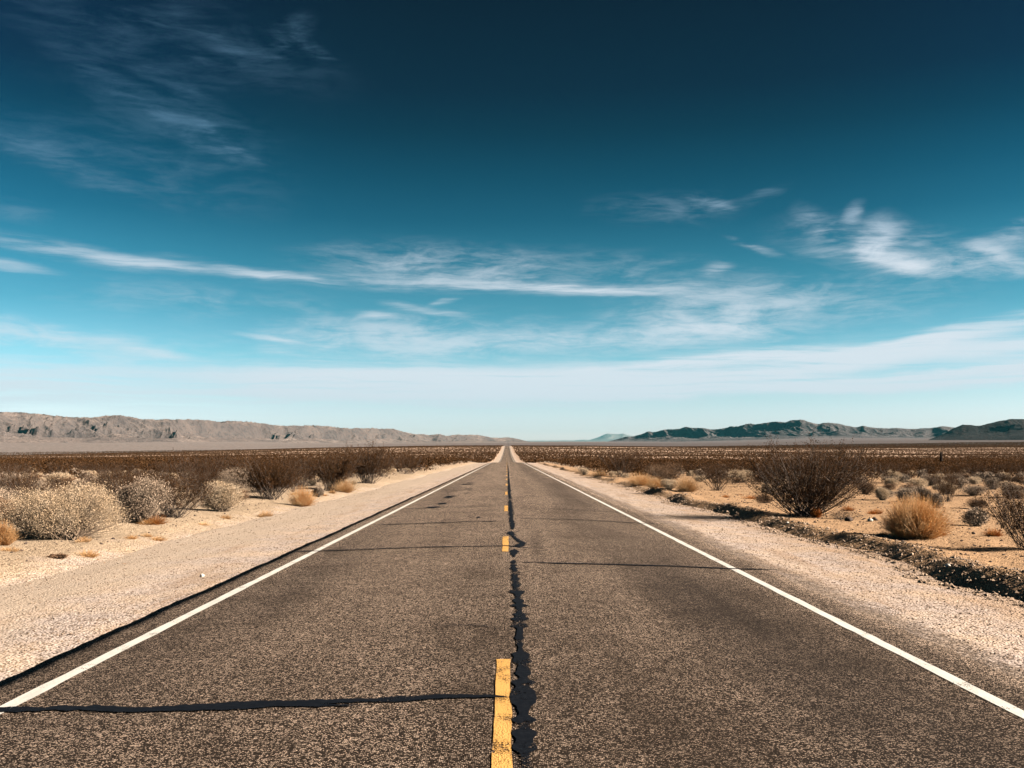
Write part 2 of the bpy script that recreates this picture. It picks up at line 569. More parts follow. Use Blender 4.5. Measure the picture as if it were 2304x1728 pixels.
def road_zz(X, Y):
    Z = road_z(X, Y) + .004 * fbm(X / 1.5, Y / 3.0, 31, 3)
    Z[:, 0] -= .16; Z[:, -1] -= .16
    return Z


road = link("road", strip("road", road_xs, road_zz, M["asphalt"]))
tag(road, "two lane desert highway of worn chip seal running straight to the horizon", None, None, "structure")


def sh_xs(sign):
    q = np.concatenate([np.arange(4.0, 7.0, .16), np.arange(7.0, 8.6, .12)])
    def fn(y): return np.repeat((q if sign > 0 else -q[::-1])[None, :] * sign * (1 if sign > 0 else -1), len(y), 0)
    return fn


def sh_z(sign):
    def fn(X, Y):
        a = np.abs(X)
        drop = .021 + .016 * fbm(Y / 2.2, Y * 0 + 1, 41, 3) if sign < 0 else .006
        far = sstep(200, 420, Y)
        z = road_z(4.1, Y) - drop - .025 * (a - 4.1)
        z = z + (.012 * fbm(X / .5, Y / 3.0, 42, 3) + .007 * fbm(X / .22, Y / .22, 43, 2) + .02 * fbm(X / 1.6, Y / 5., 44, 2)) * sstep(4.05, 4.5, a)
        z = z + far * .08 * sstep(4.2, 6, a)
        return z - .30 * sstep(7.6, 8.6, a)
    return fn


tag(link("gravel_shoulder", strip("gravel_shoulder", sh_xs(-1), sh_z(-1), M["shoulder"])),
    "pale gravel shoulder on the left of the road", None, None, "structure")
tag(link("gravel_shoulder", strip("gravel_shoulder", sh_xs(1), sh_z(1), M["shoulder"])),
    "pale gravel shoulder on the right of the road", None, None, "structure")


def surf(x, y):
    """top surface at a point: road, shoulder or ground"""
    if edge_l(np.array([y]))[0] < x < edge_r(np.array([y]))[0]: return float(road_z(x, y))
    s = 1 if x > 0 else -1
    z = float(H(x, y))
    if abs(x) < 8.6:
        z = max(z, float(sh_z(s)(np.array([[x]]), np.array([[float(y)]]))[0, 0]))
    return z


# ---- painted markings: children of the road
def line_mesh(x, w, y0, y1, mat, ys=None):
    ys = RY[(RY > y0) & (RY < y1)] if ys is None else ys
    ys = np.concatenate([[y0], ys, [y1]])
    def xs(y):
        l = x - w / 2 + .012 * fbm(y / .5, y * 0 + x, 51, 3); r = x + w / 2 + .012 * fbm(y / .5, y * 0 + x, 52, 3)
        return np.stack([l, (l + r) / 2, r], 1)
    return strip("line", xs, lambda X, Y: road_z(X, Y) + .004 * fbm(X / 1.5, Y / 3.0, 31, 3) + .005 + .00004 * Y, mat, ys)


for sx_ in (-1, 1):
    o = link("edge_line", line_mesh(3.62 * sx_, .125, -20, 2200, M["white"]), road)
y = 8.9 - 13.2
k = 0
while y < 1000:
    ys = np.arange(y - 3.5, y, .12 if y < 60 else .6)[1:]
    o = link("centre_dash", line_mesh(-.03, .115, y - 3.5, y, M["yellow"], ys), road)
    y += 13.2; k += 1
    if k > 70: break


def ribbon(pts, w_fn, seed, jit=.03, step=.035, name="crack_seal"):
    pts = np.asarray(pts, float)
    d = np.concatenate([[0], np.cumsum(np.linalg.norm(np.diff(pts, axis=0), axis=1))])
    n = max(4, int(d[-1] / step))
    s = np.linspace(0, d[-1], n)
    P = np.stack([np.interp(s, d, pts[:, i]) for i in (0, 1)], 1)
    tan = np.gradient(P, axis=0); tan /= np.linalg.norm(tan, axis=1)[:, None] + 1e-9
    nor = np.stack([-tan[:, 1], tan[:, 0]], 1)
    P = P + nor * (jit * fbm(s / 1.3, s * 0 + seed, seed, 4))[:, None]
    w = w_fn(s, d[-1])
    taper = np.clip(np.minimum(s, d[-1] - s) / .35, .05, 1)
    w1 = w * taper * (.5 + .30 * fbm(s / .35, s * 0 + 1.1 + seed, seed + 1, 3) + .25 * fbm(s / .06, s * 0 + 1.1 + seed, seed + 8, 2))
    w2 = w * taper * (.5 + .30 * fbm(s / .35, s * 0 + 7.1 + seed, seed + 2, 3) + .25 * fbm(s / .06, s * 0 + 7.1 + seed, seed + 9, 2))
    A = P + nor * w1[:, None]; B = P - nor * w2[:, None]
    X = np.stack([A[:, 0], P[:, 0], B[:, 0]], 1); Y = np.stack([A[:, 1], P[:, 1], B[:, 1]], 1)
    Z = road_z(X, Y) + .004 * fbm(X / 1.5, Y / 3.0, 31, 3) + .0095 + .00005 * Y
    me = mesh_np(name, np.stack([X, Y, Z], -1).reshape(-1, 3), [grid_faces(n, 3)], M["tar"], True)
    return link(name, me, road)


def rd(px, py): return ground_pt(px, py, road_z)[:2]


# transverse seals (end points read off as places on the road surface)
seals = [
    ([(-160, 1598), (0, 1598), (240, 1596), (330, 1600), (520, 1588), (700, 1583), (830, 1578), (1000, 1570), (1100, 1569), (1152, 1573)], .098),
    ([(200, 1603), (420, 1599), (640, 1591), (830, 1590)], .07),
    ([(640, 1243), (693, 1241), (860, 1235), (1000, 1231), (1135, 1229), (1200, 1234)], .085),
    ([(1156, 1266), (1300, 1269), (1500, 1274), (1640, 1280), (1770, 1284)], .085),
    ([(830, 1182), (930, 1179), (1060, 1174), (1140, 1173)], .09),
    ([(1150, 1166), (1300, 1170), (1448, 1178), (1500, 1180)], .09),
    ([(893, 1147), (980, 1142), (1135, 1139.5)], .10),
    ([(1150, 1143), (1250, 1146), (1400, 1153)], .08),
    ([(935, 1127), (1040, 1125), (1130, 1123)], .08),
    ([(1040, 1103), (1085, 1102), (1150, 1101)], .12),
    ([(1155, 1096), (1240, 1098), (1280, 1101)], .09),
    ([(985, 1106), (1040, 1104)], .08),
    ([(955, 1411), (1010, 1409), (1060, 1408), (1090, 1409), (1120, 1416), (1150, 1417)], .022),
]
for i, (pp, w) in enumerate(seals):
    pts = [rd(*p) for p in pp]
    ribbon(pts, lambda s, L, w=w: np.full_like(s, w * (1.35 if w < .12 and w > .03 else 1)), 100 + 3 * i, jit=.035)
r0 = random.Random(5)
yy = 52.0
while yy < 190:
    a = r0.choice([-1, 1, 1, -1, 0])
    x0, x1 = {-1: (-3.9, 0.1), 1: (0.1, 3.9), 0: (-3.9, 3.9)}[a]
    pts = [(x, yy + .8 * (x - x0) / 4 * (1 if a < 0 else -1) + r0.uniform(-.1, .1)) for x in np.linspace(x0, x1, 6)]
    ribbon(pts, lambda s, L: np.full_like(s, r0.uniform(.08, .16)), r0.randint(200, 900), jit=.05, step=.2)
    yy *= r0.uniform(1.06, 1.15)


# the wandering seal along the centre joint
def joint(y0, y1, wbase, amp, seed, step):
    ys = np.arange(y0, y1, step)
    c = .12 + .035 * fbm(ys / 2.2, ys * 0 + 2, seed, 3)
    zig = np.abs(((ys / .95 + 1.4 * vnoise(ys / 2.3, ys * 0, seed + 4)) % 1.0) * 2 - 1)
    sharp = .35 * vnoise(ys / .16, ys * 0, seed + 7) ** 2
    wl = wbase * (.30 + .35 * vnoise(ys / .55, ys * 0 + 3, seed + 1) + amp * sharp)
    wr = wbase * (.18 + .62 * zig * vnoise(ys / 1.7, ys * 0 + 9, seed + 5) + .25 * vnoise(ys / .5, ys * 0 + 5, seed + 2) + amp * sharp)
    e = np.clip(np.minimum(ys - y0, y1 - ys) / .5, .03, 1)
    X = np.stack([c - wl * e, c, c + wr * e], 1); Y = np.repeat(ys[:, None], 3, 1)
    Z = road_z(X, Y) + .004 * fbm(X / 1.5, Y / 3.0, 31, 3) + .0085 + .00005 * Y
    link("crack_seal", mesh_np("crack_seal", np.stack([X, Y, Z], -1).reshape(-1, 3), [grid_faces(len(ys), 3)], M["tar_worn" if y0 < 5 else "tar"], False), road)


joint(4.6, 17.2, .056, 4.0, 61, .030)
joint(17.6, 19.2, .07, 2.6, 67, .06)
ribbon([(.22, 19.4), (.30, 20.4), (.20, 21.4), (.10, 22.6), (.12, 23.6)], lambda s, L: .12 + .05 * np.sin(s * 2), 71, jit=.03)
ribbon([(.10, 22.9), (.25, 23.5), (.40, 23.7)], lambda s, L: np.full_like(s, .05), 72, jit=.02)
ribbon([(.15, 19.6), (.42, 19.3), (.62, 19.2)], lambda s, L: np.full_like(s, .06), 73, jit=.02)
joint(24.0, 40.0, .075, 3.0, 81, .06)
joint(40.5, 75.0, .085, 2.6, 91, .10)
joint(76.0, 180.0, .08, 2.0, 95, .3)


def patch(px, py, rx, ry, seed):
    cx, cy = rd(px, py)
    n = 48
    a = np.linspace(0, 2 * math.pi, n, endpoint=False)
    rr = 1 + .35 * fbm(np.cos(a) * 1.3 + seed, np.sin(a) * 1.3, seed, 4)
    X = np.concatenate([[cx], cx + rx * rr * np.cos(a)]); Y = np.concatenate([[cy], cy + ry * rr * np.sin(a)])
    Z = road_z(X, Y) + .010 + .00005 * Y
    i = np.arange(n)
    f = np.stack([np.zeros(n, int), 1 + i, 1 + (i + 1) % n], 1)
    link("tar_patch", mesh_np("tar_patch", np.stack([X, Y, Z], 1), [f], M["tar"], False), road)


for i, q in enumerate([(994, 1133.5, .17, .55), (975, 1142, .24, .5), (1015, 1117, .22, .6), (1008, 1120, .2, .35), (1055, 1100.5, .22, .55),
                       (1052, 1110, .14, .4), (1050, 1090, .35, .7), (1060, 1087, .3, .8), (1077, 1165, .05, .35)]):
    patch(*q, 300 + i)

# ------------------------------------------------------------------ mountains
def ridged(x, y, seed, octv=5):
    s = 0; a = 1; t = 0; w = 1.
    for k in range(octv):
        ca, sa = math.cos(.5 * k), math.sin(.5 * k)
        xx = (x * ca - y * sa) * 2.03 ** k; yy = (x * sa + y * ca) * 2.03 ** k
        n = 1 - np.abs(vnoise(xx, yy, seed + 31 * k) * 2 - 1)
        n = n * n * w
        w = np.clip(n * 1.6, 0, 1)
        s = s + a * n; t += a; a *= .5
    return s / t


def mountain(name, sil, df, depth, lam, carve, mat, label, seed, shear=.5, power=1.15, res=1.2, nt=170, rough=1.):
    sil = np.array(sil, float)
    px = np.arange(sil[0, 0], sil[-1, 0] + .1, res)
    top = (1023 - np.interp(px, sil[:, 0], sil[:, 1]))
    top = top + 1.5 * fbm(px / 13., px * 0, seed + 5, 4) * np.clip(top - 30, 0, 6) / 6
    u = np.tan(np.arctan((px - 1152) / F) - YAW * 1.0)
    t = np.concatenate([np.linspace(-.12, 0, 8)[:-1], np.linspace(0, 1, nt), np.linspace(1, 1.5, 22)[1:]])
    U, Tt = np.meshgrid(u, t)
    df_ = np.interp(px, *zip(*df)); dp_ = np.interp(px, *zip(*depth))
    Y = df_[None, :] + dp_[None, :] * Tt
    X = U * Y
    base = H(X, Y)
    a = U * (df_ + dp_)[None, :]; b_ = Tt * dp_[None, :]
    warp = .35 * lam * fbm(a / lam / 1.3, b_ / lam / 1.3, seed + 3, 3)
    r = ridged((a + shear * b_ + warp) / lam, b_ * .55 / lam + seed, seed, 5)
    r2 = ridged((a - .3 * b_ + warp) / (lam * .33), b_ * .6 / (lam * .33), seed + 11, 4)
    r3 = ridged((a + .5 * b_ + warp * .5) / (lam * .14), b_ * .8 / (lam * .14), seed + 19, 4)
    tt = np.clip(Tt, 0, 1)
    env = np.where(Tt <= 1, tt ** power, 1 - .9 * (Tt - 1))
    wgt = sstep(0, .35, tt) * (.45 + .55 * tt) * (1 - .72 * sstep(.72, 1.0, tt))
    h = env * (1 - carve * wgt * (1 - r) - .36 * carve * rough * wgt * (1 - r2) - .16 * carve * rough * wgt * (1 - r3))
    h = np.clip(h, 0, None)
    want = top * 1.0
    gain = np.full(len(px), 100.0)
    for _ in range(40):
        Z = base + h * gain[None, :]
        el = ((Z - CAM_H) / Y * F)[7:]
        cur = el.max(0)
        i = el.argmax(0) + 7
        yb = Y[i, np.arange(len(px))]; hb = np.maximum(h[i, np.arange(len(px))], .05)
        gain = np.clip(gain + (want - cur) / F * yb / hb * .8, 0, None)
    kern = np.hanning(13); kern /= kern.sum()
    gain = np.convolve(np.pad(gain, 6, mode='edge'), kern, mode='valid')
    Z = base + h * gain[None, :] - 6 * (Tt < 0) * np.clip(-Tt / .12, 0, 1) - .6
    me = mesh_np(name, np.stack([X, Y, Z], -1).reshape(-1, 3), [grid_faces(len(t), len(px))], mat, True)
    return tag(link(name, me), label, None, None, "structure")


SIL_L = [(-700, 985), (-550, 960), (-400, 945), (-250, 938), (-120, 931), (0, 927), (40, 927.5), (70, 930), (100, 933), (140, 937), (175, 938.5), (200, 939), (225, 938), (240, 934.5), (255, 934),
         (275, 935), (300, 938.5), (320, 944), (340, 942.5), (350, 945), (375, 943), (400, 944), (415, 944), (424, 941.6), (435, 944.5), (455, 944), (475, 946), (495, 949),
         (510, 947), (540, 948), (560, 949), (590, 953), (640, 958), (660, 957.5), (685, 957.5), (705, 956), (735, 958.5), (760, 962), (790, 964.5), (800, 962.5), (815, 964),
         (835, 963.5), (880, 965), (900, 969), (920, 974), (935, 977), (945, 977), (955, 976.5), (970, 979), (985, 977), (992, 977), (1005, 981), (1020, 979), (1035, 977),
         (1050, 979), (1067, 977.5), (1085, 980.5), (1100, 983), (1120, 985), (1135, 984.5), (1150, 985), (1160, 986), (1175, 990), (1190, 993.5), (1205, 997)]
SIL_R = [(1362, 995), (1372, 992), (1390, 987), (1408, 982), (1420, 982), (1444, 976), (1460, 969.7), (1469, 973), (1493, 967), (1507, 966), (1529, 964), (1542, 959.7), (1558, 963.7),
         (1581, 963.5), (1600, 966), (1633, 963), (1645, 959), (1656, 959.7), (1689, 952), (1698, 955), (1745, 948), (1766, 950), (1781, 945), (1802, 943), (1820, 949),
         (1839, 954), (1853, 951), (1887, 953), (1911, 959), (1927, 961), (1944, 957.5), (1962, 962.5), (2000, 964), (2012, 963), (2061, 965), (2103, 961.5), (2126, 959), (2146, 962),
         (2200, 964), (2300, 962), (2400, 966), (2600, 975), (2800, 985)]
SIL_D = [(2086, 991), (2092, 988), (2121, 977), (2144.5, 964), (2166, 954.7), (2186, 956.7), (2202, 957.4), (2247, 948), (2266, 943.8), (2282, 942.5), (2304, 943), (2350, 944), (2420, 938),
         (2520, 946), (2650, 960), (2800, 982)]
SIL_F = [(1130, 994), (1160, 992), (1200, 991.4), (1290, 991), (1301, 989.6), (1325, 989.6), (1345, 985), (1357, 978.7), (1368, 975.5), (1388, 977), (1401, 976), (1417, 980.5), (1450, 987), (1500, 990), (1560, 993)]
mL = mat_rock_range("pale desert rock", (.265, .212, .192), (.165, .136, .13), (.05, .046, .05), .004, .5)
mR = mat_rock_range("grey desert rock", (.175, .155, .16), (.12, .11, .116), (.045, .045, .05), .0035, .5)
mD = mat_rock_range("dark varnished rock", (.024, .022, .023), (.042, .037, .037), (.014, .014, .016), .006, .6)
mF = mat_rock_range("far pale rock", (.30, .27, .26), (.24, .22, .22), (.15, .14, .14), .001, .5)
mountain("mountain_range", SIL_L, [(-700, 4300), (0, 5000), (400, 6000), (800, 8000), (1205, 10500)], [(-700, 1200), (0, 1050), (500, 850), (1205, 800)], 250, 1.2, mL,
         "pale rocky mountain range across the valley on the left", 401, shear=.7, power=1.15, rough=.8)
mountain("mountain_range", SIL_R, [(1362, 11500), (1800, 9500), (2200, 8500), (2800, 8000)], [(1362, 800), (1800, 1000), (2800, 1000)], 560, .95, mR,
         "grey mountain range with shaded slopes on the right", 431, shear=.55, power=1.15)
mountain("dark_hill", SIL_D, [(2086, 5600), (2300, 5200), (2800, 4800)], [(2086, 500), (2300, 800), (2800, 900)], 380, .55, mD,
         "dark hill in front of the right hand mountain range", 461, shear=.5, power=.95)
mountain("far_range", SIL_F, [(1130, 52000), (1560, 52000)], [(1130, 5000), (1560, 5000)], 2600, .5, mF,
         "pale blue far range at the end of the road", 491, shear=.4)

# ------------------------------------------------------------------ plants
def tubes(paths, rad, sides=3):
    """paths (N,S,3), rad (N,S) -> verts, quads"""
    N, S, _ = paths.shape
    tan = np.gradient(paths, axis=1)
    tan /= np.linalg.norm(tan, axis=2, keepdims=True) + 1e-9
    ref = np.where(np.abs(tan[..., 2:3]) > .9, np.array([1., 0, 0]), np.array([0, 0, 1.]))
    a = np.cross(tan, ref); a /= np.linalg.norm(a, axis=2, keepdims=True) + 1e-9
    b = np.cross(tan, a)
    ang = np.arange(sides) * 2 * math.pi / sides
    ring = paths[:, :, None, :] + rad[:, :, None, None] * (np.cos(ang)[None, None, :, None] * a[:, :, None, :] + np.sin(ang)[None, None, :, None] * b[:, :, None, :])
    v = ring.reshape(-1, 3)
    n = np.arange(N)[:, None, None] * S * sides; s = np.arange(S - 1)[None, :, None] * sides; k = np.arange(sides)[None, None, :]
    k2 = (k + 1) % sides
    f = np.stack([n + s + k, n + s + k2, n + s + sides + k2, n + s + sides + k], -1).reshape(-1, 4)
    return v, f


def blades(cen, dirs, ln, wd, g):
    """one narrow leaf triangle pair per centre, along dirs"""
    n = len(cen)
    side = np.cross(dirs, g.normal(size=(n, 3))); side /= np.linalg.norm(side, axis=1)[:, None] + 1e-9
    L = ln[:, None]; W = wd[:, None]
    v = np.stack([cen, cen + dirs * L * .5 + side * W * .5, cen + dirs * L, cen + dirs * L * .5 - side * W * .5], 1).reshape(-1, 3)
    f = np.arange(n * 4).reshape(n, 4)
    return v, f


def unit(v): return v / (np.linalg.norm(v, axis=-1, keepdims=True) + 1e-9)


class Bin:
    def __init__(s): s.v = []; s.f = []; s.n = 0
    def add(s, vf):
        v, f = vf
        s.v.append(v); s.f.append(f + s.n); s.n += len(v)
    def mesh(s, name, mat, scale=(1, 1, 1)):
        v = np.concatenate(s.v) * np.array(scale)
        return mesh_np(name, v, s.f, mat, False)


def grow(seed, n, h, w, spread, curve, base=.06, segs=6, lean=(0, 0), lo=.7, dome=False):
    """stems fanning from the root: paths (n, segs, 3)"""
    g = np.random.default_rng(seed)
    az = g.uniform(0, 2 * math.pi, n)
    tilt = spread * np.sqrt(g.uniform(0, 1, n))
    L = h * g.uniform(lo, 1.05, n) / np.maximum(np.cos(tilt * (.55 + curve)), .45)
    L = np.minimum(L, h * 1.35)
    if dome: L = h * g.uniform(lo, 1.05, n)
    s = np.linspace(0, 1, segs)[None, :]
    tl = tilt[:, None] * (1 - curve * s)
    bend = .10 * g.normal(size=(n, 1)) * s
    dr = np.sin(tl + bend) ; up = np.cos(tl + bend)
    ds = L[:, None] / (segs - 1)
    rr = np.concatenate([np.zeros((n, 1)), np.cumsum(dr[:, :-1] * ds, 1)], 1)
    zz = np.concatenate([np.zeros((n, 1)), np.cumsum(up[:, :-1] * ds, 1)], 1)
    az2 = az[:, None] + .25 * g.normal(size=(n, 1)) * s
    P = np.stack([rr * np.cos(az2), rr * np.sin(az2), zz], -1)
    P[..., 0] += lean[0] * zz; P[..., 1] += lean[1] * zz
    P[:, :, :2] += (g.normal(size=(n, 1, 2)) * base)
    P[:, 1:, :] += g.normal(size=(n, segs - 1, 3)) * .012 * h
    wid = np.percentile(np.abs(P[:, -1, 0] - lean[0] * 0), 93) * 2
    P[..., :2] *= (w / max(wid, .1))
    P[..., 2] *= h / np.percentile(P[:, -1, 2], 96)
    return P, g


def creosote(seed, h, w, stems=46, leaf=1.0, lean=(0, 0), lod=1.0, spikes=3, spread=1.0):
    stems = int(stems * (.5 + .5 * lod))
    P, g = grow(seed, stems, h, w, spread, .35, base=.07 * w, lean=lean)
    st, fo = Bin(), Bin()
    if spikes:
        i = np.argsort(P[:, -1, 2])[-spikes:]
        P[i, :, 2] *= g.uniform(1.0, 1.09, (spikes, 1))
    r = .0070 * (h / 1.6) * np.linspace(1.25, .35, P.shape[1])[None, :] * g.uniform(.6, 1.3, (stems, 1))
    st.add(tubes(P, r))
    # side twigs
    nt = int(stems * 7 * lod)
    i = g.integers(0, stems, nt); s = g.uniform(.3, .98, nt) * (P.shape[1] - 1)
    k = np.minimum(s.astype(int), P.shape[1] - 2); fr = (s - k)[:, None]
    o = P[i, k] * (1 - fr) + P[i, k + 1] * fr
    d = unit(unit(P[i, k + 1] - P[i, k]) + .55 * g.normal(size=(nt, 3)) + np.array([0, 0, .25]))
    ln = h * g.uniform(.07, .22, nt)
    q = np.linspace(0, 1, 4)[None, :, None]
    tw = o[:, None, :] + d[:, None, :] * ln[:, None, None] * q + (g.normal(size=(nt, 1, 3)) * .05 * h) * q ** 2
    st.add(tubes(tw, .0030 * (h / 1.6) * np.linspace(1, .4, 4)[None, :] * np.ones((nt, 1))))
    # leaves in sprays along the twigs, thinning downwards
    nl = int(11000 * leaf * lod)
    j = g.integers(0, nt, nl); f = g.uniform(.25, 1.08, nl)[:, None]
    c = tw[j, 0] * (1 - f) + tw[j, -1] * f + g.normal(size=(nl, 3)) * .014 * h
    keep = g.uniform(0, 1, nl) < .42 + .7 * sstep(.03, .38, c[:, 2] / h)
    c = c[keep]; j = j[keep]
    dd = unit(d[j] + .9 * g.normal(size=(len(j), 3)))
    sz = g.uniform(.5, 1.2, len(j)) * (.033 if lod >= 1 else .033 / math.sqrt(lod)) * (h / 1.6) ** .5
    fo.add(blades(c, dd, sz, sz * .55, g))
    return st, fo


def saltbush(seed, h, w, lod=1.0, leaf=1.0, fine=1.0):
    g = np.random.default_rng(seed)
    st, fo = Bin(), Bin()
    # lumpy dome: several lobes
    nlob = g.integers(5, 9)
    la = g.uniform(0, 2 * math.pi, nlob); lr = g.uniform(.1, .62, nlob) * w / 2
    lc = np.stack([lr * np.cos(la), lr * np.sin(la), h * g.uniform(.30, .62, nlob)], 1)
    ls = np.stack([w * g.uniform(.20, .33, nlob), w * g.uniform(.20, .33, nlob), h * g.uniform(.26, .42, nlob)], 1)
    ls[:, 2] = np.minimum(ls[:, 2], h - lc[:, 2])
    nt = int(170 * lod)
    def shell(n, r0, r1):
        i = g.integers(0, nlob, n)
        d = unit(g.normal(size=(n, 3)) + np.array([0, 0, .35]))
        rr = g.uniform(r0, r1, n)[:, None]
        p = lc[i] + d * ls[i] * rr
        return p, d
    tip, dt = shell(nt, .75, 1.22)
    tip[:, 2] = np.maximum(tip[:, 2], .04)
    root = np.stack([g.normal(size=nt) * .06 * w, g.normal(size=nt) * .06 * w, np.zeros(nt)], 1)
    q = np.linspace(0, 1, 5)[None, :, None]
    mid = root * .5 + tip * .5; mid[:, 2] *= .75
    path = (1 - q) ** 2 * root[:, None, :] + 2 * q * (1 - q) * mid[:, None, :] + q ** 2 * tip[:, None, :]
    path[:, 1:] += g.normal(size=(nt, 4, 3)) * .014 * w
    st.add(tubes(path, .006 * np.linspace(1.5, .4, 5)[None, :] * np.ones((nt, 1)) * (h / 1.0) ** .5))
    nk = max(4, int(11 * lod))
    st.add(tubes(path[:nk], .014 * np.linspace(1.4, .35, 5)[None, :] * np.ones((nk, 1)) * (h / 1.0) ** .5))
    nl = int(16000 * lod * leaf)
    c, d = shell(nl, .55, 1.10)
    ex = g.uniform(0, 1, nl) < .14
    c = np.where(ex[:, None], c + d * g.uniform(.0, .16, (nl, 1)) * w * .6, c)
    c += g.normal(size=c.shape) * .02 * w
    keep = c[:, 2] > .03 + .16 * h * g.uniform(0, 1, nl)
    c = c[keep]; d = d[keep]
    dd = unit(d + .75 * g.normal(size=c.shape) + np.array([0, 0, .35]))
    sz = g.uniform(.5, 1.25, len(c)) * .031 * fine * (max(h, .35) ** .5) / (1 if lod >= 1 else math.sqrt(lod))
    fo.add(blades(c, dd, sz, sz * .5, g))
    return st, fo


def drygrass(seed, h, w, n=2600, droop=.35, wid=.0055):
    P, g = grow(seed, n, h, w, 1.45, droop, base=.09 * w, segs=4, lo=.55, dome=True)
    fo = Bin()
    P[:, 1:] += g.normal(size=(n, 3, 3)) * .03 * h
    fo.add(tubes(P, wid * .5 * np.linspace(1.1, .45, 4)[None, :] * g.uniform(.6, 1.3, (n, 1)), 3))
    m = n * 2
    i = g.integers(0, n, m); f = g.uniform(.3, 1, m)[:, None]
    c = P[i, 1] * (1 - f) + P[i, 3] * f
    d = unit(unit(P[i, 3] - P[i, 1]) + .8 * g.normal(size=(m, 3)))
    sz = g.uniform(.5, 1.2, m) * .055 * h ** .5
    fo.add(blades(c, d, sz, sz * .14, g))
    return fo


def place(name, label, cat, group, x, y, parts, rz=0., sink=.03, tilt=0.):
    """parts: list of (part name, mesh)"""
    e = empty(name, (x, y, surf(x, y) - sink), rz)
    tag(e, label, cat, group)
    for pn, me in parts: link(pn, me, e)
    return e


occupied = []          # (x, y, r) of hand-placed plants


def hero(kind, px, py, hp, wp, label, seed, group=None, **kw):
    p = ground_pt(px, py, lambda x, y: max(float(H(x, y)), -.3) if abs(x) > 4.3 else float(road_z(x, y)))
    d = p[1]
    s = d / F
    h, w = hp * s, wp * s
    occupied.append((p[0], p[1], w * .5))
    if kind == 'creo':
        st, fo = creosote(seed, h, w, **kw)
        return place("creosote_bush", label, "bush", group, p[0], p[1], [("stems", st.mesh("stems", M["creo_stem"])), ("foliage", fo.mesh("foliage", M["creo_leaf"]))])
    if kind in ('pale', 'grey', 'brown'):
        st, fo = saltbush(seed, h, w, **kw)
        return place({'pale': "dry_shrub", 'grey': "grey_shrub", 'brown': "brown_shrub"}[kind], label, "shrub", group, p[0], p[1],
                     [("stems", st.mesh("stems", M["pale_stem"])), ("foliage", fo.mesh("foliage", M[kind + "_leaf"]))])
    if kind in ('gold', 'rust'):
        fo = drygrass(seed, h, w, **kw)
        o = link("grass_clump", fo.mesh("grass_clump", M[kind]))
        o.location = (p[0], p[1], surf(p[0], p[1]) - .02)
        tag(o, label, "grass", group)
        return o


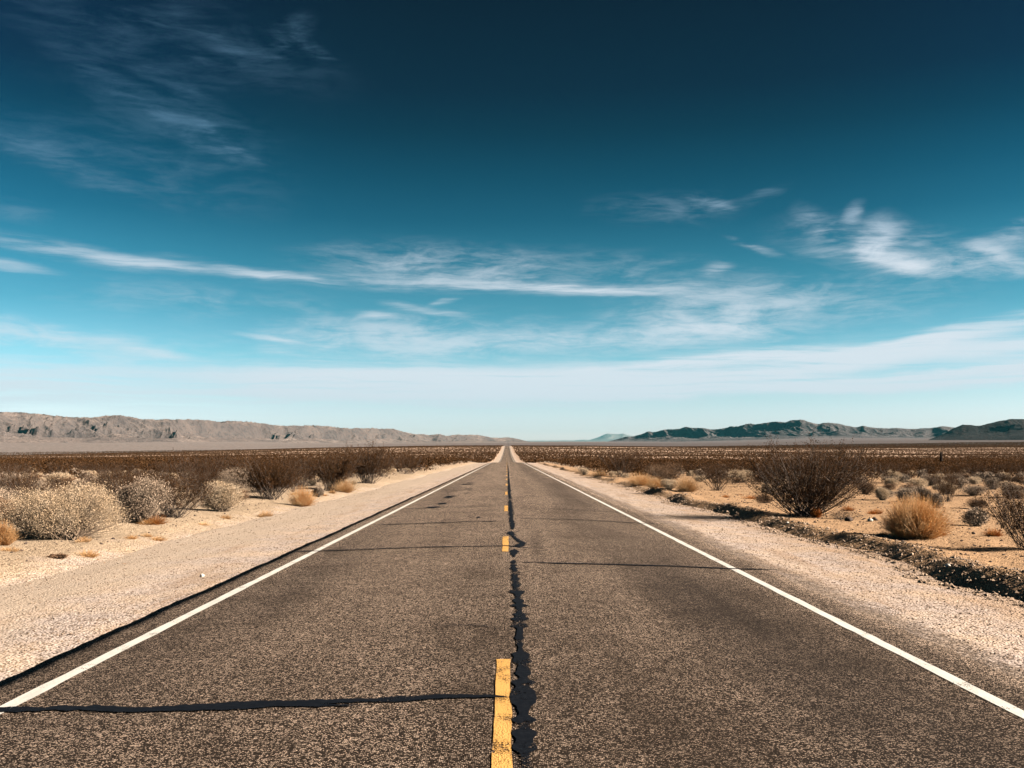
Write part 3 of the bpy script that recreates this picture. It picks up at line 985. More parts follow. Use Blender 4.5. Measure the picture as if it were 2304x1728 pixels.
HEROES = [
    # left of the road, near to far
    ('pale', 152, 1213, 122, 245, "largest pale dry shrub on the sand bank at the left, shaded on its left side", dict(lod=2.4, leaf=1.7, fine=.78)),
    ('gold', 2, 1226, 55, 60, "tan grass clump cut by the left edge beside the largest pale shrub", dict(n=1200)),
    ('grey', 312, 1176, 102, 125, "silver grey shrub just left of the lone near creosote", dict(lod=1.6)),
    ('creo', 385, 1163, 100, 175, "nearest creosote bush left of the road, fanned dark stems between grey and golden shrubs", dict(stems=90, leaf=1.3, lod=1.3)),
    ('pale', 497, 1151, 72, 105, "rounded straw coloured shrub right beside the near left creosote", dict(lod=1.4)),
    ('rust', 345, 1178, 22, 58, "low rusty grass tuft at the foot of the near left creosote", dict(n=500)),
    ('grey', 532, 1112, 66, 85, "grey shrub overlapping the left end of the tall dark roadside bushes", dict(lod=1.2)),
    ('creo', 605, 1122, 95, 165, "broad dark creosote bush, first of the roadside hedge on the left", dict(stems=80, leaf=2.6, lod=1.5)),
    ('gold', 680, 1140, 44, 56, "bright golden grass clump at the gravel edge below the dark hedge", dict(n=1500)),
    ('grey', 715, 1118, 25, 28, "tiny grey shrub right behind the bright golden grass clump", dict(lod=.6)),
    ('creo', 742, 1104, 82, 125, "dark creosote bush, second of the roadside hedge on the left", dict(stems=70, leaf=2.6, lod=1.3)),
    ('gold', 775, 1108, 31, 50, "second golden grass clump along the hedge, farther up the road", dict(n=1100)),
    ('creo', 825, 1087, 80, 120, "tallest far creosote of the left hedge, wispy top above the horizon", dict(stems=70, leaf=2.3, lod=1.3, spikes=8)),
    ('creo', 915, 1067, 46, 90, "low dark creosote closing the far end of the left hedge", dict(stems=40, leaf=1.5)),
    ('grey', 26, 1108, 52, 72, "grey green shrub at the left edge behind the largest pale shrub", dict()),
    ('grey', 90, 1112, 40, 62, "dark hearted grey shrub above the left end of the largest pale shrub", dict()),
    ('pale', 141, 1091, 32, 60, "small pale shrub standing behind the middle of the largest pale shrub", dict()),
    ('creo', 278, 1091, 32, 44, "small dark bush in the pale brush behind the silver grey shrub", dict(stems=26, leaf=1.4)),
    ('brown', 6, 1152, 36, 46, "reddish brown shrub on the left edge of the picture", dict()),
    ('pale', 235, 1088, 30, 60, "flat pale shrub between small dark bush and largest pale shrub", dict()),
    ('brown', 130, 1256, 9, 40, "flat rusty sprig on bare sand below the largest pale shrub", dict(lod=.3)),
    # right of the road
    ('creo', 1400, 1073, 60, 102, "dark creosote bush nearest the road on the right, far end of the bank", dict(stems=60, leaf=1.5, lod=1.2)),
    ('gold', 1350, 1071, 15, 42, "low golden grass strip left of the far right hand creosote", dict(n=700)),
    ('pale', 1315, 1068, 17, 26, "small straw shrub at the far end of the right hand bank", dict(lod=.6)),
    ('gold', 1440, 1092, 30, 56, "golden grass clump on the bank right of the far creosote", dict(n=1200)),
    ('gold', 1475, 1099, 27, 44, "golden grass sloping to the bank edge beside the larger golden clump", dict(n=900)),
    ('brown', 1492, 1084, 45, 95, "brown mottled shrub behind the golden grass on the right bank", dict(lod=1.2)),
    ('pale', 1506, 1101, 26, 38, "pinkish pale shrub between two golden clumps on the right bank", dict()),
    ('gold', 1546, 1106, 31, 50, "round golden clump left of the middle sized creosote", dict(n=1300)),
    ('creo', 1615, 1103, 57, 96, "middle sized creosote bush with bare fanned stems on the right bank", dict(stems=60, leaf=1.0)),
    ('pale', 1668, 1086, 36, 64, "straw coloured shrub behind the middle sized creosote", dict()),
    ('creo', 1812, 1161, 158, 285, "largest creosote bush, wispy shoots rising against the right mountains", dict(stems=130, leaf=1.9, lod=1.8, lean=(.16, 0), spikes=9, spread=1.3)),
    ('rust', 1838, 1165, 26, 24, "small orange grass tuft at the foot of the largest creosote", dict(n=350)),
    ('brown', 1898, 1168, 25, 95, "low tangle of dead twigs right of the largest creosote", dict(lod=.5, leaf=.25)),
    ('gold', 2062, 1211, 88, 122, "round golden tumbleweed on the rim of the right bank", dict(n=5200, droop=.25, wid=.006)),
    ('creo', 2322, 1238, 150, 200, "creosote bush cut by the right edge of the picture", dict(stems=90, leaf=.9, lod=1.3, lean=(-.1, 0))),
    ('pale', 1986, 1126, 33, 42, "small pale shrub halfway between largest creosote and tumbleweed", dict()),
    ('grey', 2080, 1128, 33, 38, "dark grey shrub directly behind the tumbleweed", dict()),
    ('grey', 2106, 1143, 35, 34, "small grey shrub touching the right shoulder of the tumbleweed", dict()),
    ('grey', 2190, 1114, 25, 66, "wide flat grey shrub with dark base on the right flat", dict()),
    ('brown', 2197, 1144, 24, 48, "low brown shrub left of the edge creosote", dict()),
    ('grey', 2276, 1119, 38, 64, "grey shrub behind the creosote at the right edge", dict()),
    ('rust', 2236, 1205, 18, 38, "low orange grass patch left of the edge creosote", dict(n=400)),
    ('brown', 1945, 1112, 30, 60, "brown shrub just right of the largest creosote", dict()),
    ('pale', 2010, 1085, 29, 40, "pale shrub in the second row behind the right flat, leftmost of three", dict()),
    ('grey', 2097, 1092, 29, 54, "grey shrub in the second row behind the right flat, middle of three", dict()),
    ('grey', 2150, 1091, 28, 54, "grey shrub in the second row behind the right flat, rightmost of three", dict()),
    ('grey', 2237, 1101, 28, 46, "small grey shrub behind the wide flat shrub on the right flat", dict()),
    ('rust', 1778, 1120, 9, 22, "tiny rust tuft peeking out left of the largest creosote", dict(n=150)),
    ('rust', 1690, 1122, 10, 40, "flat dry tuft on the sand between the two right hand creosotes", dict(n=250)),
]
for i, (kind, px, py, hp, wp, lab, kw) in enumerate(HEROES):
    hero(kind, px, py, hp, wp, lab, 1000 + 7 * i, **kw)

# ---- prototypes for the rest of the brush
def protos(n, gen, mats, far):
    out = []
    for i in range(n):
        st, fo = gen(2000 + 13 * i, 1.0 if not far else .3)
        out.append((st, fo))
    return out


PROTO = {}
for kind, mats, gen in (
    ('creo', ("creo_stem", "creo_leaf"), lambda s, lod: creosote(s, 1.5, 2.0, 44, .75, lod=lod, spikes=0)),
    ('pale', ("pale_stem", "pale_leaf"), lambda s, lod: saltbush(s, .62, .95, lod=.4 * lod)),
    ('grey', ("pale_stem", "grey_leaf"), lambda s, lod: saltbush(s, .7, 1.1, lod=.4 * lod)),
    ('brown', ("creo_stem", "brown_leaf"), lambda s, lod: saltbush(s, .6, 1.1, lod=.4 * lod)),
):
    near, far = [], []
    for i in range(5):
        st, fo = gen(3000 + 17 * i + len(kind), 1.0)
        near.append((st.mesh("stems", M[mats[0]]), fo.mesh("foliage", M[mats[1]])))
        st, fo = gen(5000 + 17 * i + len(kind), .35)
        v = np.concatenate(st.v + fo.v)
        nst = sum(len(q) for q in st.v)
        fs = st.f + [q + nst for q in fo.f]
        idx = [0] * sum(len(q) for q in st.f) + [1] * sum(len(q) for q in fo.f)
        far.append(mesh_np("bush", v, fs, [M[mats[0]], M[mats[1]]], False, idx))
    PROTO[kind] = (near, far)

# ---- scatter: where the brush grows
def scatter(y0, y1, cell, seed, umax=.62):
    g = np.random.default_rng(seed)
    out = []
    y = y0
    while y < y1:
        n = int(2 * umax * (y + 8) / cell) + 1
        xs = (np.arange(n) - n / 2) * cell + g.uniform(-.48, .48, n) * cell
        ys = y + g.uniform(-.5, .5, n) * cell
        out.append(np.stack([xs, ys], 1))
        y += cell
    return np.concatenate(out), g


pts, g = scatter(24, 300, 1.55, 77)
x, yv = pts[:, 0], pts[:, 1]
ax = np.abs(x)
patchy = fbm(x / 9., yv / 9., 201, 3)
edge = 8.9 + .8 * fbm(yv / 6., yv * 0, 202, 2)
ok = ax > edge
occ = np.array(occupied)
for (ox, oy, orr) in occ:
    ok &= (x - ox) ** 2 + (yv - oy) ** 2 > (orr + .45) ** 2
dens = np.where(x < 0,
                np.where(yv < 42, .45, .62) + .5 * patchy,
                np.where(yv < 34, .06, np.where(yv < 60, .27, .55)) + .45 * patchy)
dens = np.where((yv > 85), .85 + .25 * patchy, dens)
dens = np.where((x > 0) & (yv < 75) & (x < 13.), dens * .45, dens)
dens = np.where((yv < 30) & (x < 0), .12, dens)
ok &= g.uniform(0, 1, len(x)) < dens
x, yv, patchy = x[ok], yv[ok], patchy[ok]
rnd = g.uniform(0, 1, len(x))
belt = sstep(62, 100, yv)
hedge = (x < -9.2) & (x > -16) & (yv > 40)
pc = np.where(x < 0, .22 + .72 * belt, .12 + .82 * belt)
pc = np.where(hedge, .9, pc)
fringe = (np.abs(x) < 10.6) & (yv > 55)
pc = np.where(fringe, .25, pc)
pc = np.where((x > 9) & (x < 16) & (yv > 50), np.maximum(pc, .6) * np.where(fringe, .4, 1), pc)
kind = np.where(rnd < pc, 0, np.where(g.uniform(0, 1, len(x)) < np.where(x < 0, .55, .3), 1, np.where(g.uniform(0, 1, len(x)) < .72, 2, 3)))
kind = np.where(fringe & (kind > 0), 1, kind)
scl = g.uniform(.6, 1.15, len(x)) * np.where(kind == 0, np.where(hedge, 1.0, .78), np.where(fringe, .7, .9))
scl = np.where((kind == 0) & (yv > 90), scl * .92, scl)
hgt = np.where(kind == 0, 1.5, .65) * scl
size = hgt / yv
inview = (np.abs(x / yv) < .52)
KN = ['creo', 'pale', 'grey', 'brown']
NAMES = {'creo': ("creosote_bush", "bush"), 'pale': ("dry_shrub", "shrub"), 'grey': ("grey_shrub", "shrub"), 'brown': ("brown_shrub", "shrub")}
LOOK = {'creo': "dark brown creosote bush", 'pale': "pale straw shrub", 'grey': "grey desert shrub", 'brown': "low brown shrub"}
QUOTA = {0: 270, 1: 130, 2: 130, 3: 70}


def where_txt(xx, yy):
    side = "left" if xx < 0 else "right"
    if yy < 60: return f"in the open brush close by on the {side} of the road", f"near brush {side}"
    if yy < 110: return f"in the thicker middle brush on the {side} of the road", f"middle brush {side}"
    return f"in the far brush belt on the {side} of the road", f"far brush {side}"


single = np.zeros(len(x), bool)
for kk in range(4):
    idx = np.where((kind == kk) & inview)[0]
    idx = idx[np.argsort(-size[idx])][:QUOTA[kk]]
    single[idx] = True
order = np.where(single)[0]
for n_, i in enumerate(order):
    kd = KN[kind[i]]
    near, far = PROTO[kd]
    txt, grp = where_txt(x[i], yv[i])
    z = surf(x[i], yv[i]) - .04
    rz = g.uniform(0, 6.28); s = float(scl[i]); sw = s * g.uniform(.85, 1.25)
    lab = LOOK[kd] + " " + txt
    gname = LOOK[kd] + "es, " + grp if kd == 'creo' else LOOK[kd] + "s, " + grp
    if yv[i] < 60:
        o = empty(NAMES[kd][0], (x[i], yv[i], z), rz)
        a, b = near[n_ % 5]
        link("stems", a, o); link("foliage", b, o)
    else:
        o = link(NAMES[kd][0], far[n_ % 5])
        o.location = (x[i], yv[i], z); o.rotation_euler = (0, 0, rz)
    o.scale = (sw, sw, s)
    tag(o, lab, NAMES[kd][1], gname)


# ---- the brush past the individuals: stuff
def clump_mesh(name, cx, cy, h, w, k, mat, seed, leafy=.33):
    """k small leafy faces per bush spread through a dome"""
    g = np.random.default_rng(seed)
    n = len(cx)
    cz = H(cx, cy)
    d = unit(g.normal(size=(n, k, 3)) + np.array([0, 0, .4]))
    d[..., 2] = np.abs(d[..., 2])
    r = g.uniform(.45, 1.0, (n, k, 1))
    c = np.stack([cx, cy, cz], 1)[:, None, :] + d * r * np.stack([w / 2, w / 2, h * .9], 1)[:, None, :]
    s = (leafy * h)[:, None, None] * g.uniform(.6, 1.4, (n, k, 1))
    a = unit(g.normal(size=(n, k, 3)) + np.array([0, 0, .3])); b = unit(np.cross(a, g.normal(size=(n, k, 3))))
    v = np.stack([c - a * s * .6, c + b * s * .5, c + a * s * .7, c - b * s * .5], 2).reshape(-1, 3)
    f = np.arange(n * k * 4).reshape(-1, 4)
    return mesh_np(name, v, [f], mat, False)


rest = ~single
dk = rest & (kind == 0); pl = rest & (kind > 0)
o = link("creosote_scrub", clump_mesh("creosote_scrub", x[dk], yv[dk], 1.4 * scl[dk], 1.9 * scl[dk], 46, M["creo_leaf"], 71, .16))
tag(o, "dark mass of creosote scrub filling the flat behind the nearer bushes", "scrub", None, "stuff")
o = link("pale_scrub", clump_mesh("pale_scrub", x[pl], yv[pl], .62 * scl[pl], 1.0 * scl[pl], 46, M["grey_leaf"], 72, .16))
tag(o, "pale low scrub scattered among the dark brush", "scrub", None, "stuff")

# far slope: thousands of bushes with pale soil between them
fx, fy = [], []
for (a, b, cell, sd) in ((300, 600, 2.6, 91), (600, 1100, 3.3, 92), (1100, 1700, 4.2, 93), (1700, 2150, 3.0, 94), (2150, 3600, 7.5, 95)):
    p, gg = scatter(a, b, cell, sd, .84)
    keep = (np.abs(p[:, 0]) > 8.6) & (gg.uniform(0, 1, len(p)) < (.70 if a != 1700 else .95))
    fx.append(p[keep, 0]); fy.append(p[keep, 1])
fx = np.concatenate(fx); fy = np.concatenate(fy)
gg = np.random.default_rng(99)
hh = gg.uniform(.6, 1.35, len(fx)) * np.where(fy > 2150, 1.5, 1.) * np.where(fy > 1700, 1.15, 1.)
o = link("distant_scrub", clump_mesh("distant_scrub", fx, fy, hh, hh * 1.7, 8, M["creo_leaf"], 73, .50))
tag(o, "brown bushes dotted over the far slope beyond the dip in the road", "scrub", None, "stuff")

# ------------------------------------------------------------------ old yucca trunk standing in the far brush
def trunk_thing(px, py, hp):
    q = ray(px, py)
    d = 175.0
    xx = q[0] / q[1] * d
    h = hp / F * d
    z = surf(xx, d)
    g = np.random.default_rng(12)
    n = 9
    P = np.stack([np.linspace(0, .12, n), np.zeros(n), np.linspace(-.1, h, n)], 1)[None]
    P[0, :, :2] += g.normal(size=(n, 2)) * .02
    r = np.array([[.27, .25, .24, .23, .22, .20, .18, .13, .04]])
    v, f = tubes(P, r, 10)
    e = empty("yucca_trunk", (xx, d, z))
    tag(e, "dark upright yucca trunk standing alone in the far brush on the right", "tree")
    link("trunk", mesh_np("trunk", v, [f], M["post"], True), e)
    b = Bin()
    m = 420
    a = g.uniform(0, 2 * math.pi, m); zz = g.uniform(.35, 1.02, m) * h
    c = np.stack([np.cos(a) * .16 + zz / h * .12, np.sin(a) * .16, zz], 1)
    dd = unit(np.stack([np.cos(a), np.sin(a), g.uniform(-.7, .5, m)], 1))
    b.add(blades(c, dd, np.full(m, .13), np.full(m, .03), g))
    link("leaves", b.mesh("leaves", M["post"]), e)


trunk_thing(2117, 1036, 31)

# ------------------------------------------------------------------ stones
OCT_V = np.array([[1, 0, 0], [-1, 0, 0], [0, 1, 0], [0, -1, 0], [0, 0, 1], [0, 0, -1]], float)
OCT_F = np.array([[0, 2, 4], [2, 1, 4], [1, 3, 4], [3, 0, 4], [2, 0, 5], [1, 2, 5], [3, 1, 5], [0, 3, 5]])


def stone_field(name, sx, sy, size, mat, seed, label, fn=None):
    g = np.random.default_rng(seed)
    n = len(sx)
    sz = fn(sx, sy)
    v = OCT_V[None] * g.uniform(.55, 1.2, (n, 6, 1)) + g.normal(size=(n, 6, 3)) * .14
    v = v * size[:, None, None] * np.array([1, 1, .62])
    a = g.uniform(0, 6.28, n); ca, sa = np.cos(a)[:, None], np.sin(a)[:, None]
    X = v[..., 0] * ca - v[..., 1] * sa; Y = v[..., 0] * sa + v[..., 1] * ca
    V = np.stack([X + sx[:, None], Y + sy[:, None], v[..., 2] + sz[:, None] + size[:, None] * .2], -1).reshape(-1, 3)
    f = (OCT_F[None] + (np.arange(n) * 6)[:, None, None]).reshape(-1, 3)
    o = link(name, mesh_np(name, V, [f], mat, False))
    return tag(o, label, "gravel", None, "stuff")


def sh_surf(X, Y):
    s = np.where(X < 0, sh_z(-1)(X, Y), sh_z(1)(X, Y))
    return np.maximum(H(X, Y), np.where(np.abs(X) < 8.6, s, -9))


g = np.random.default_rng(55)
def spread(n, x0, x1, y0, y1):
    u = g.uniform(0, 1, n)
    yy = y0 * (y1 / y0) ** (u ** .9)
    return g.uniform(x0, x1, n), yy


ax_, ay_ = spread(15000, -8.2, -4.1, 7, 60)
bx_, by_ = spread(17000, 4.4, 7.5, 7, 60)
gx = np.concatenate([ax_, bx_]); gy = np.concatenate([ay_, by_])
stone_field("gravel", gx, gy, .006 + .013 * g.uniform(0, 1, len(gx)) ** 4, M["stone"], 56, "loose pebbles scattered over both road shoulders", sh_surf)
# rubble along the cut bank on the right, desert pebbles beyond
cx_, cy_ = spread(11000, -.75, .45, 9, 90)
cx_ = bank_x(cy_) + cx_
stone_field("bank_rubble", cx_, cy_, .008 + .050 * g.uniform(0, 1, len(cx_)) ** 5, M["stone"], 57, "stones and clods strewn along the cut bank right of the road", sh_surf)
dx_, dy_ = spread(9000, 7.8, 26, 12, 70)
ex_, ey_ = spread(3500, -24, -8.0, 15, 60)
gx = np.concatenate([dx_, ex_]); gy = np.concatenate([dy_, ey_])
stone_field("desert_pebbles", gx, gy, .010 + .04 * g.uniform(0, 1, len(gx)) ** 4, M["dstone"], 58, "dark pebbles and litter on the desert floor", sh_surf)


g = np.random.default_rng(66)
lx = np.concatenate([g.uniform(-16, -6.6, 3800), g.uniform(6.9, 22, 5200)]); ly = 11 * (6.0 ** g.uniform(0, 1, len(lx)))
keep = fbm(lx / 1.3, ly / 1.3, 67, 3) + .25 * (np.abs(lx) > 8) > g.uniform(-.25, .55, len(lx))
lx, ly = lx[keep], ly[keep]
lz = sh_surf(lx, ly)
la = g.uniform(0, 6.28, len(lx))
lb = Bin()
lb.add(blades(np.stack([lx, ly, lz + .008], 1), unit(np.stack([np.cos(la), np.sin(la), g.uniform(-.05, .3, len(lx))], 1)), g.uniform(.03, .13, len(lx)), g.uniform(.006, .02, len(lx)), g))
tag(link("dry_litter", lb.mesh("dry_litter", M["brown_leaf"])), "dry twigs and leaf litter lying on the sand", "litter", None, "stuff")
tuft_me = [drygrass(700 + q, .16, .34, 260, .3, .006).mesh("grass_tuft", M["gold" if q % 2 else "rust"]) for q in range(4)]
for q in range(34):
    side = -1 if q % 2 else 1
    ty = float(13 * 4.5 ** g.uniform(0, 1)); tx = side * float(g.uniform(6.9, 9.2) if side < 0 else g.uniform(8.0, 13.5))
    o = link("grass_tuft", tuft_me[q % 4])
    o.location = (tx, ty, surf(tx, ty) - .02); o.rotation_euler = (0, 0, float(g.uniform(0, 6.28)))
    k_ = float(g.uniform(.5, 1.25)); o.scale = (k_, k_, k_ * float(g.uniform(.6, 1.1)))
    sd = "left" if side < 0 else "right"
    tag(o, f"tiny dry grass tuft scattered on the bare sand {sd} of the road", "grass", f"tiny dry tufts on the {sd} sand")


def ico_rock(seed, r, squash=(1, 1, .7)):
    import bmesh
    bm = bmesh.new()
    bmesh.ops.create_icosphere(bm, subdivisions=3, radius=1)
    v = np.array([q.co[:] for q in bm.verts])
    n = 1 + .28 * fbm(v[:, 0] * 1.1 + seed, v[:, 1] * 1.1 + v[:, 2] * .9, seed, 3) + .10 * fbm(v[:, 0] * 3 + seed, v[:, 1] * 3 - v[:, 2] * 2.5, seed + 4, 3)
    gq = np.random.default_rng(seed)
    for _ in range(6):
        d = unit(gq.normal(size=3)); lim = gq.uniform(.72, .95)
        over = np.maximum(v @ d - lim, 0)
        v = v - over[:, None] * d * .9
    v = v * n[:, None] * r * np.array(squash)
    f = np.array([[q.index for q in fc.verts] for fc in bm.faces])
    bm.free()
    return v, f


def rock(px, py, wp, mat, label, seed, squash=(1, 1, .7)):
    p = ground_pt(px, py, lambda a, b: float(sh_surf(np.array([a]), np.array([b]))[0]))
    r = wp / F * p[1] / 2
    v, f = ico_rock(seed, r, squash)
    o = link("rock", mesh_np("rock", v, [f], mat, True))
    o.location = (p[0], p[1], p[2] + r * squash[2] * .45)
    tag(o, label, "rock")


rock(455, 1298, 10, M["wstone"], "white stone lying alone on the left gravel shoulder", 3, (1, .8, 1.1))
rock(1910, 1172, 17, M["dstone"], "round dark rock on the bank right of the largest creosote", 9)
rock(1968, 1171, 14, M["dstone"], "dark rock beside white stones left of the tumbleweed", 15)
rock(1958, 1173, 12, M["wstone"], "white stone against the dark rock left of the tumbleweed", 21)
rock(2133, 1275, 13, M["wstone"], "pale stone at the lower edge of the bank shadow on the right", 27)
rock(148, 1252, 7, M["wstone"], "small white stone by the rusty sprig on the left sand", 31)
rock(1772, 1178, 8, M["wstone"], "little white stone in the shadow under the largest creosote", 33)
rock(2190, 1201, 9, M["dstone"], "small dark stone on the sand right of the tumbleweed", 35)
rock(2120, 1160, 10, M["stone"], "tan stone behind the tumbleweed on its right", 39)

# ------------------------------------------------------------------ haze
def box(name, x0, x1, y0, y1, z0, z1, mat):
    v = [(a, b, c) for a in (x0, x1) for b in (y0, y1) for c in (z0, z1)]
    f = [[0, 1, 3, 2], [4, 6, 7, 5], [0, 4, 5, 1], [2, 3, 7, 6], [0, 2, 6, 4], [1, 5, 7, 3]]
    return link(name, mesh_np(name, v, [f], mat))


hm = bpy.data.materials.new("desert air")
hm.use_nodes = True
ht = hm.node_tree
for nd in list(ht.nodes):
    if nd.type != 'OUTPUT_MATERIAL': ht.nodes.remove(nd)
pv = ht.nodes.new("ShaderNodeVolumePrincipled")
pv.inputs["Color"].default_value = (.11, .58, .74, 1)
pv.inputs["Density"].default_value = 1.0e-5
pv.inputs["Anisotropy"].default_value = 0.0
ht.links.new(pv.outputs[0], [n for n in ht.nodes if n.type == 'OUTPUT_MATERIAL'][0].inputs["Volume"])
zlow = float(GZ.min())
tag(box("haze", -62000, 62000, -2000, 62000, zlow - 1.5, 1420, hm), "thin blue desert haze", "haze", None, "stuff")

# ------------------------------------------------------------------ light
SUN_EL, SUN_AZ = R(27), R(-9)               # azimuth from +X, turning towards +Y
sv = Vector((math.cos(SUN_EL) * math.cos(SUN_AZ), math.cos(SUN_EL) * math.sin(SUN_AZ), math.sin(SUN_EL)))
ld = bpy.data.lights.new("sun", 'SUN')
ld.energy = 5.0
ld.angle = R(.5)
ld.color = (1.0, .865, .715)
sun = bpy.data.objects.new("sun", ld)
C.objects.link(sun)
sun.rotation_euler = sv.to_track_quat('Z', 'Y').to_euler()

world = bpy.data.worlds.new("World")
bpy.context.scene.world = world
world.use_nodes = True
wt = T(world.node_tree)
for nd in list(world.node_tree.nodes): world.node_tree.nodes.remove(nd)
sky = wt.n("ShaderNodeTexSky", sky_type='NISHITA')
sky.sun_disc = False
sky.sun_elevation = SUN_EL
sky.sun_rotation = math.pi / 2 - SUN_AZ
sky.altitude = 700
tc = wt.n("ShaderNodeTexCoord")
sep = wt.n("ShaderNodeSeparateXYZ"); wt.l(tc.outputs["Generated"], sep.inputs[0])
AZ = wt.m('MULTIPLY', wt.m('ARCTAN2', sep.outputs[0], sep.outputs[1]), 57.29578)
EL = wt.m('MULTIPLY', wt.m('ARCSINE', sep.outputs[2]), 57.29578)
SKY_STRENGTH = 0.1
# grading of the clear sky by height (deep teal overhead, pale at the skyline)
GRADE = [(0, (1, 1, 1))]
#GRADE_BEGIN
GRADE = [(0.0, (0.952, 0.819, 1.036)), (1.07, (0.952, 0.819, 1.036)), (1.66, (0.789, 0.745, 0.951)), (3.06, (0.579, 0.637, 0.75)), (5.45, (0.305, 0.517, 0.573)), (8.03, (0.127, 0.342, 0.381)), (10.4, (0.06, 0.245, 0.279)), (12.95, (0.021, 0.144, 0.179)), (15.26, (0.009, 0.095, 0.124)), (17.73, (0.004, 0.049, 0.072)), (19.97, (0.004, 0.024, 0.047)), (22.33, (0.004, 0.017, 0.038)), (24.46, (0.004, 0.01, 0.03)), (40.0, (0.002, 0.006, 0.017))]
#GRADE_END
GMAX = max(max(c) for _, c in GRADE)
ramp = wt.n("ShaderNodeValToRGB")
ramp.color_ramp.interpolation = 'LINEAR'
while len(ramp.color_ramp.elements) > 1: ramp.color_ramp.elements.remove(ramp.color_ramp.elements[-1])
for i, (el, c) in enumerate(GRADE):
    e = ramp.color_ramp.elements[0] if i == 0 else ramp.color_ramp.elements.new(min(el / 40., 1))
    e.position = min(el / 40., 1)
    e.color = tuple(q / GMAX for q in c) + (1,)
wt.l(wt.m('DIVIDE', EL, 40.), ramp.inputs[0])
tint = wt.n("ShaderNodeVectorMath", operation='SCALE'); wt.l(ramp.outputs[0], tint.inputs[0]); tint.inputs["Scale"].default_value = GMAX
prod = wt.n("ShaderNodeVectorMath", operation='MULTIPLY'); wt.l(sky.outputs[0], prod.inputs[0]); wt.l(tint.outputs[0], prod.inputs[1])
azf = wt.m('ADD', wt.rng(AZ, -4., -30., 1., 1.6), wt.rng(AZ, 12., 32., 0., .28))
azf = wt.m('ADD', wt.m('MULTIPLY', wt.m('SUBTRACT', azf, 1.), wt.rng(EL, 4., 24., .10, 1.15, 'LINEAR')), 1.)
azf = wt.m('MULTIPLY', azf, wt.rng(wt.m('ABSOLUTE', AZ), 40., 85., 1., .35))  # unseen sky at the sides and rear dimmed to cut its fill light
clear = wt.n("ShaderNodeVectorMath", operation='SCALE'); wt.l(prod.outputs[0], clear.inputs[0]); wt.l(azf, clear.inputs["Scale"])

# cirrus: soft streaks in sky directions (azimuth, elevation in degrees), broken up by stretched noise
comb = wt.n("ShaderNodeCombineXYZ"); wt.l(AZ, comb.inputs[0]); wt.l(EL, comb.inputs[1])
wn = wt.n("ShaderNodeTexNoise"); wt.l(wt.mapv(comb.outputs[0], (.10, .30, 1)), wn.inputs["Vector"])
wn.inputs["Scale"].default_value = 1.; wn.inputs["Detail"].default_value = 4.; wn.inputs["Roughness"].default_value = .6
wsub = wt.n("ShaderNodeVectorMath", operation='SUBTRACT'); wt.l(wn.outputs["Color"], wsub.inputs[0]); wsub.inputs[1].default_value = (.5, .5, .5)
wmul = wt.n("ShaderNodeVectorMath", operation='MULTIPLY'); wt.l(wsub.outputs[0], wmul.inputs[0]); wmul.inputs[1].default_value = (3.2, 1.25, 0)
wadd = wt.n("ShaderNodeVectorMath", operation='ADD'); wt.l(comb.outputs[0], wadd.inputs[0]); wt.l(wmul.outputs[0], wadd.inputs[1])
CV = wadd.outputs[0]


def wisp(rot, sx, sy, seed, fib):
    base = wt.noise(wt.mapv(comb.outputs[0], (sx, sy, 1), (0, 0, R(rot)), (seed, seed * .7, 0)), 1., 6., .6, .9)
    fine = wt.noise(wt.mapv(CV, (sx * 2.2, sy * fib, 1), (0, 0, R(rot)), (seed * 1.7, seed, 0)), 1., 8., .68, .5)
    return wt.rng(wt.m('ADD', wt.m('MULTIPLY', base, .58), wt.m('MULTIPLY', fine, .42)), .34, .66, 0., 1., 'LINEAR')


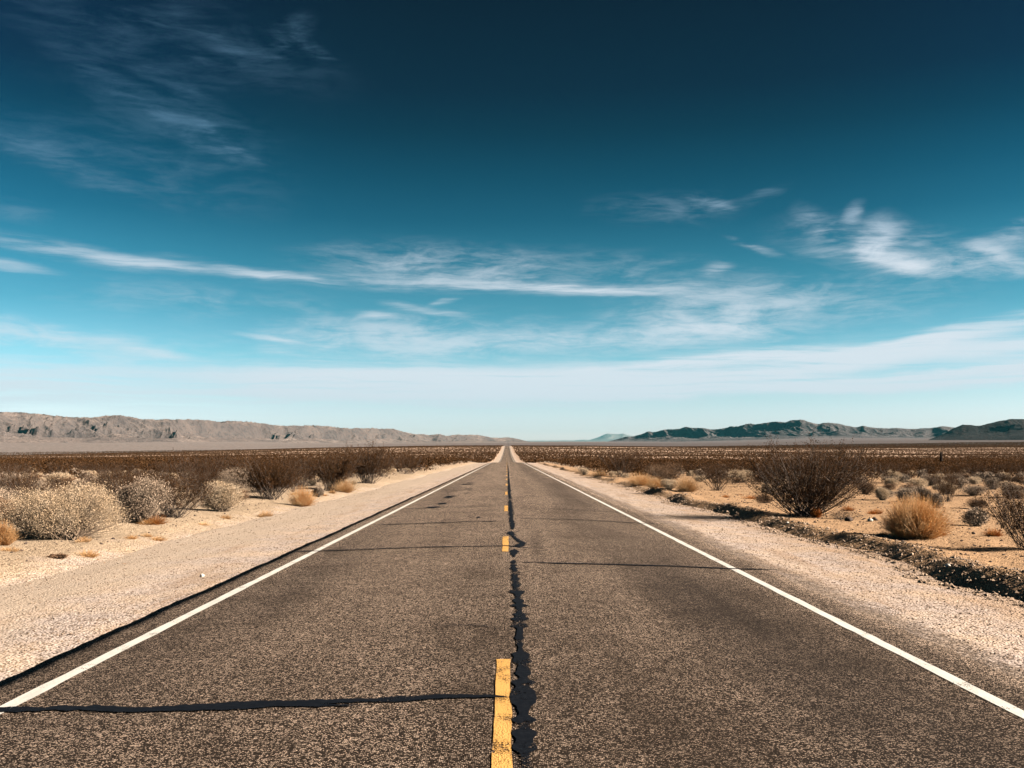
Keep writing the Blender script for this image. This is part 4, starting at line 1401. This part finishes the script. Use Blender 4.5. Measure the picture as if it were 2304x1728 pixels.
FIELDS = {'d': wisp(24, .17, .85, 3.1, 4.0), 'f': wisp(4, .10, 1.0, 7.7, 4.0), 'u': wisp(-7, .11, 1.1, 12.3, 4.0), 'v': wisp(14, .20, .62, 5.5, 4.5), 'b': wisp(-3, .055, 1.5, 9.4, 3.0)}
STREAKS = [
    # px, py, half length, half width, angle (clockwise), strength, field
    (520, 102, 130, 26, 23, 0.115, 'd'), (640, 92, 70, 38, -40, 0.115, 'v'), (700, 116, 80, 18, 28, 0.080, 'd'), (330, 70, 420, 90, 10, 0.057, 'v'),
    (375, 262, 260, 30, 24, 0.137, 'd'), (425, 205, 120, 20, 24, 0.080, 'd'), (495, 308, 100, 18, 31, 0.137, 'd'), (400, 270, 260, 85, 18, 0.068, 'v'),
    (110, 352, 250, 32, 19, 0.115, 'd'), (260, 360, 320, 65, 12, 0.063, 'v'), (20, 472, 70, 22, 5, 0.068, 'v'),
    (150, 560, 240, 20, 5, 0.448, 'f'), (330, 582, 130, 15, 4, 0.383, 'f'), (560, 608, 230, 20, 6, 0.343, 'f'), (640, 619, 130, 11, 5, 0.448, 'f'), (15, 592, 90, 12, 4, 0.392, 'f'),
    (905, 628, 200, 26, 3, 0.383, 'f'), (970, 598, 270, 55, 3, 0.385, 'v'), (1160, 640, 240, 20, 3, 0.684, 'f'), (1340, 650, 150, 14, 2, 0.524, 'f'), (1500, 648, 140, 21, 0, 0.554, 'f'),
    (1620, 680, 260, 60, -2, 0.385, 'v'), (1620, 662, 110, 14, -10, 0.420, 'u'), (1540, 710, 40, 10, 15, 0.448, 'f'), (1675, 697, 40, 12, 0, 0.392, 'f'), (1650, 738, 170, 26, 4, 0.420, 'v'),
    (2015, 590, 115, 27, 20, 0.575, 'v'), (2010, 592, 90, 15, 18, 0.381, 'd'), (1945, 582, 140, 17, 13, 0.423, 'd'), (1962, 532, 62, 36, -40, 0.487, 'v'), (1848, 512, 64, 34, 45, 0.276, 'v'), (1923, 482, 32, 18, -60, 0.353, 'v'),
    (1990, 560, 210, 60, 14, 0.323, 'v'), (2200, 602, 150, 26, 5, 0.276, 'v'), (2290, 512, 110, 30, -15, 0.360, 'v'), (2212, 566, 55, 20, 30, 0.276, 'v'), (2260, 585, 120, 45, 8, 0.294, 'v'),
    (1606, 451, 50, 22, 12, 0.353, 'v'), (1700, 440, 90, 12, -15, 0.168, 'u'), (1690, 545, 85, 11, 20, 0.364, 'd'), (1623, 600, 46, 14, -15, 0.343, 'u'), (1480, 470, 160, 40, 0, 0.123, 'v'),
    (848, 711, 44, 10, 4, 0.464, 'f'), (923, 695, 64, 12, 12, 0.448, 'f'), (1017, 717, 78, 12, 8, 0.392, 'f'), (999, 684, 36, 9, -15, 0.392, 'f'), (910, 770, 330, 55, 3, 0.328, 'v'),
    (240, 772, 210, 20, 10, 0.420, 'f'), (40, 745, 210, 36, 8, 0.385, 'v'), (383, 801, 80, 10, 5, 0.392, 'f'), (600, 760, 90, 9, 8, 0.403, 'f'), (690, 773, 110, 12, 6, 0.364, 'f'), (622, 794, 70, 12, 4, 0.420, 'f'),
    (1380, 760, 260, 30, 0, 0.350, 'v'), (1575, 762, 130, 16, -3, 0.464, 'u'),
    (300, 800, 420, 55, 4, .30, 'v'), (1100, 765, 520, 60, 0, .30, 'v'), (1750, 705, 380, 70, -4, .26, 'v'), (520, 690, 380, 50, 4, .16, 'v'), (1250, 610, 500, 45, 2, .20, 'v'),
    (560, 880, 900, 70, 0, .55, 'b'), (760, 850, 420, 52, -2, .45, 'b'), (1200, 868, 560, 52, -1, .80, 'b'), (1560, 830, 420, 50, -3, .70, 'b'), (1830, 808, 430, 44, -4, .80, 'b'),
    (2160, 752, 300, 24, -9, .62, 'b'), (2190, 790, 260, 22, -5, .42, 'b'), (2180, 850, 430, 26, -3, .95, 'b'), (1680, 876, 420, 23, -2, .80, 'b'), (2450, 800, 300, 60, -5, .6, 'b'), (-250, 860, 500, 60, 0, .5, 'b'),
]
acc = {}
DEG = math.degrees(1 / F)
for (px, py, hl, hw, ang, st, fl) in STREAKS:
    d = ray(px, py)
    az = math.degrees(math.atan2(d[0], d[1])); el = math.degrees(math.asin(d[2]))
    mp = wt.n("ShaderNodeMapping", vector_type='TEXTURE')
    wt.l(CV, mp.inputs[0])
    mp.inputs["Location"].default_value = (az, el, 0)
    mp.inputs["Rotation"].default_value = (0, 0, R(-ang))
    mp.inputs["Scale"].default_value = (hl * DEG, hw * DEG, 1)
    ln = wt.n("ShaderNodeVectorMath", operation='LENGTH'); wt.l(mp.outputs[0], ln.inputs[0])
    g_ = wt.rng(ln.outputs["Value"], 1.35, .15, 0., st)
    acc[fl] = g_ if fl not in acc else wt.m('ADD', g_, acc[fl])
alpha = None
for fl, v in acc.items():
    v = wt.m('MINIMUM', v, 1.)
    amp, cov, t0, t1 = (1.35, .90, .50, 1.62) if fl == 'b' else (1.15, .62, .30, 1.38)
    k = wt.rng(wt.m('MULTIPLY_ADD', FIELDS[fl], amp, wt.m('MULTIPLY', v, cov)), t0, t1, 0., 1., 'SMOOTHSTEP')
    a = wt.m('MULTIPLY', wt.m('POWER', v, .75), k)
    alpha = a if alpha is None else wt.m('SUBTRACT', wt.m('ADD', alpha, a), wt.m('MULTIPLY', alpha, a))
alpha = wt.m('MULTIPLY', alpha, .95)
CLOUD = (.80, .845, .92)
CLOUD_K = 1 / SKY_STRENGTH * .40
cl = tuple(q * CLOUD_K for q in CLOUD)
high = tuple(q * f for q, f in zip(cl, (.34, .62, .86)))
cloudy = wt.mix(alpha, clear.outputs[0], wt.mix(wt.rng(EL, 9., 18.), cl, high))
bg = wt.n("ShaderNodeBackground"); wt.l(cloudy, bg.inputs[0]); bg.inputs[1].default_value = SKY_STRENGTH
ow = wt.n("ShaderNodeOutputWorld"); wt.l(bg.outputs[0], ow.inputs[0])
world.cycles.sampling_method = 'MANUAL'
world.cycles.sample_map_resolution = 512

# ------------------------------------------------------------------ render settings
sc = bpy.context.scene
sc.view_settings.view_transform = 'Standard'
sc.view_settings.look = 'None'
sc.view_settings.exposure = 1.3
sc.view_settings.gamma = 1.0
sc.view_settings.use_curve_mapping = False
sc.cycles.max_bounces = 5
sc.cycles.diffuse_bounces = 0
sc.cycles.volume_bounces = 0
sc.cycles.transparent_max_bounces = 8
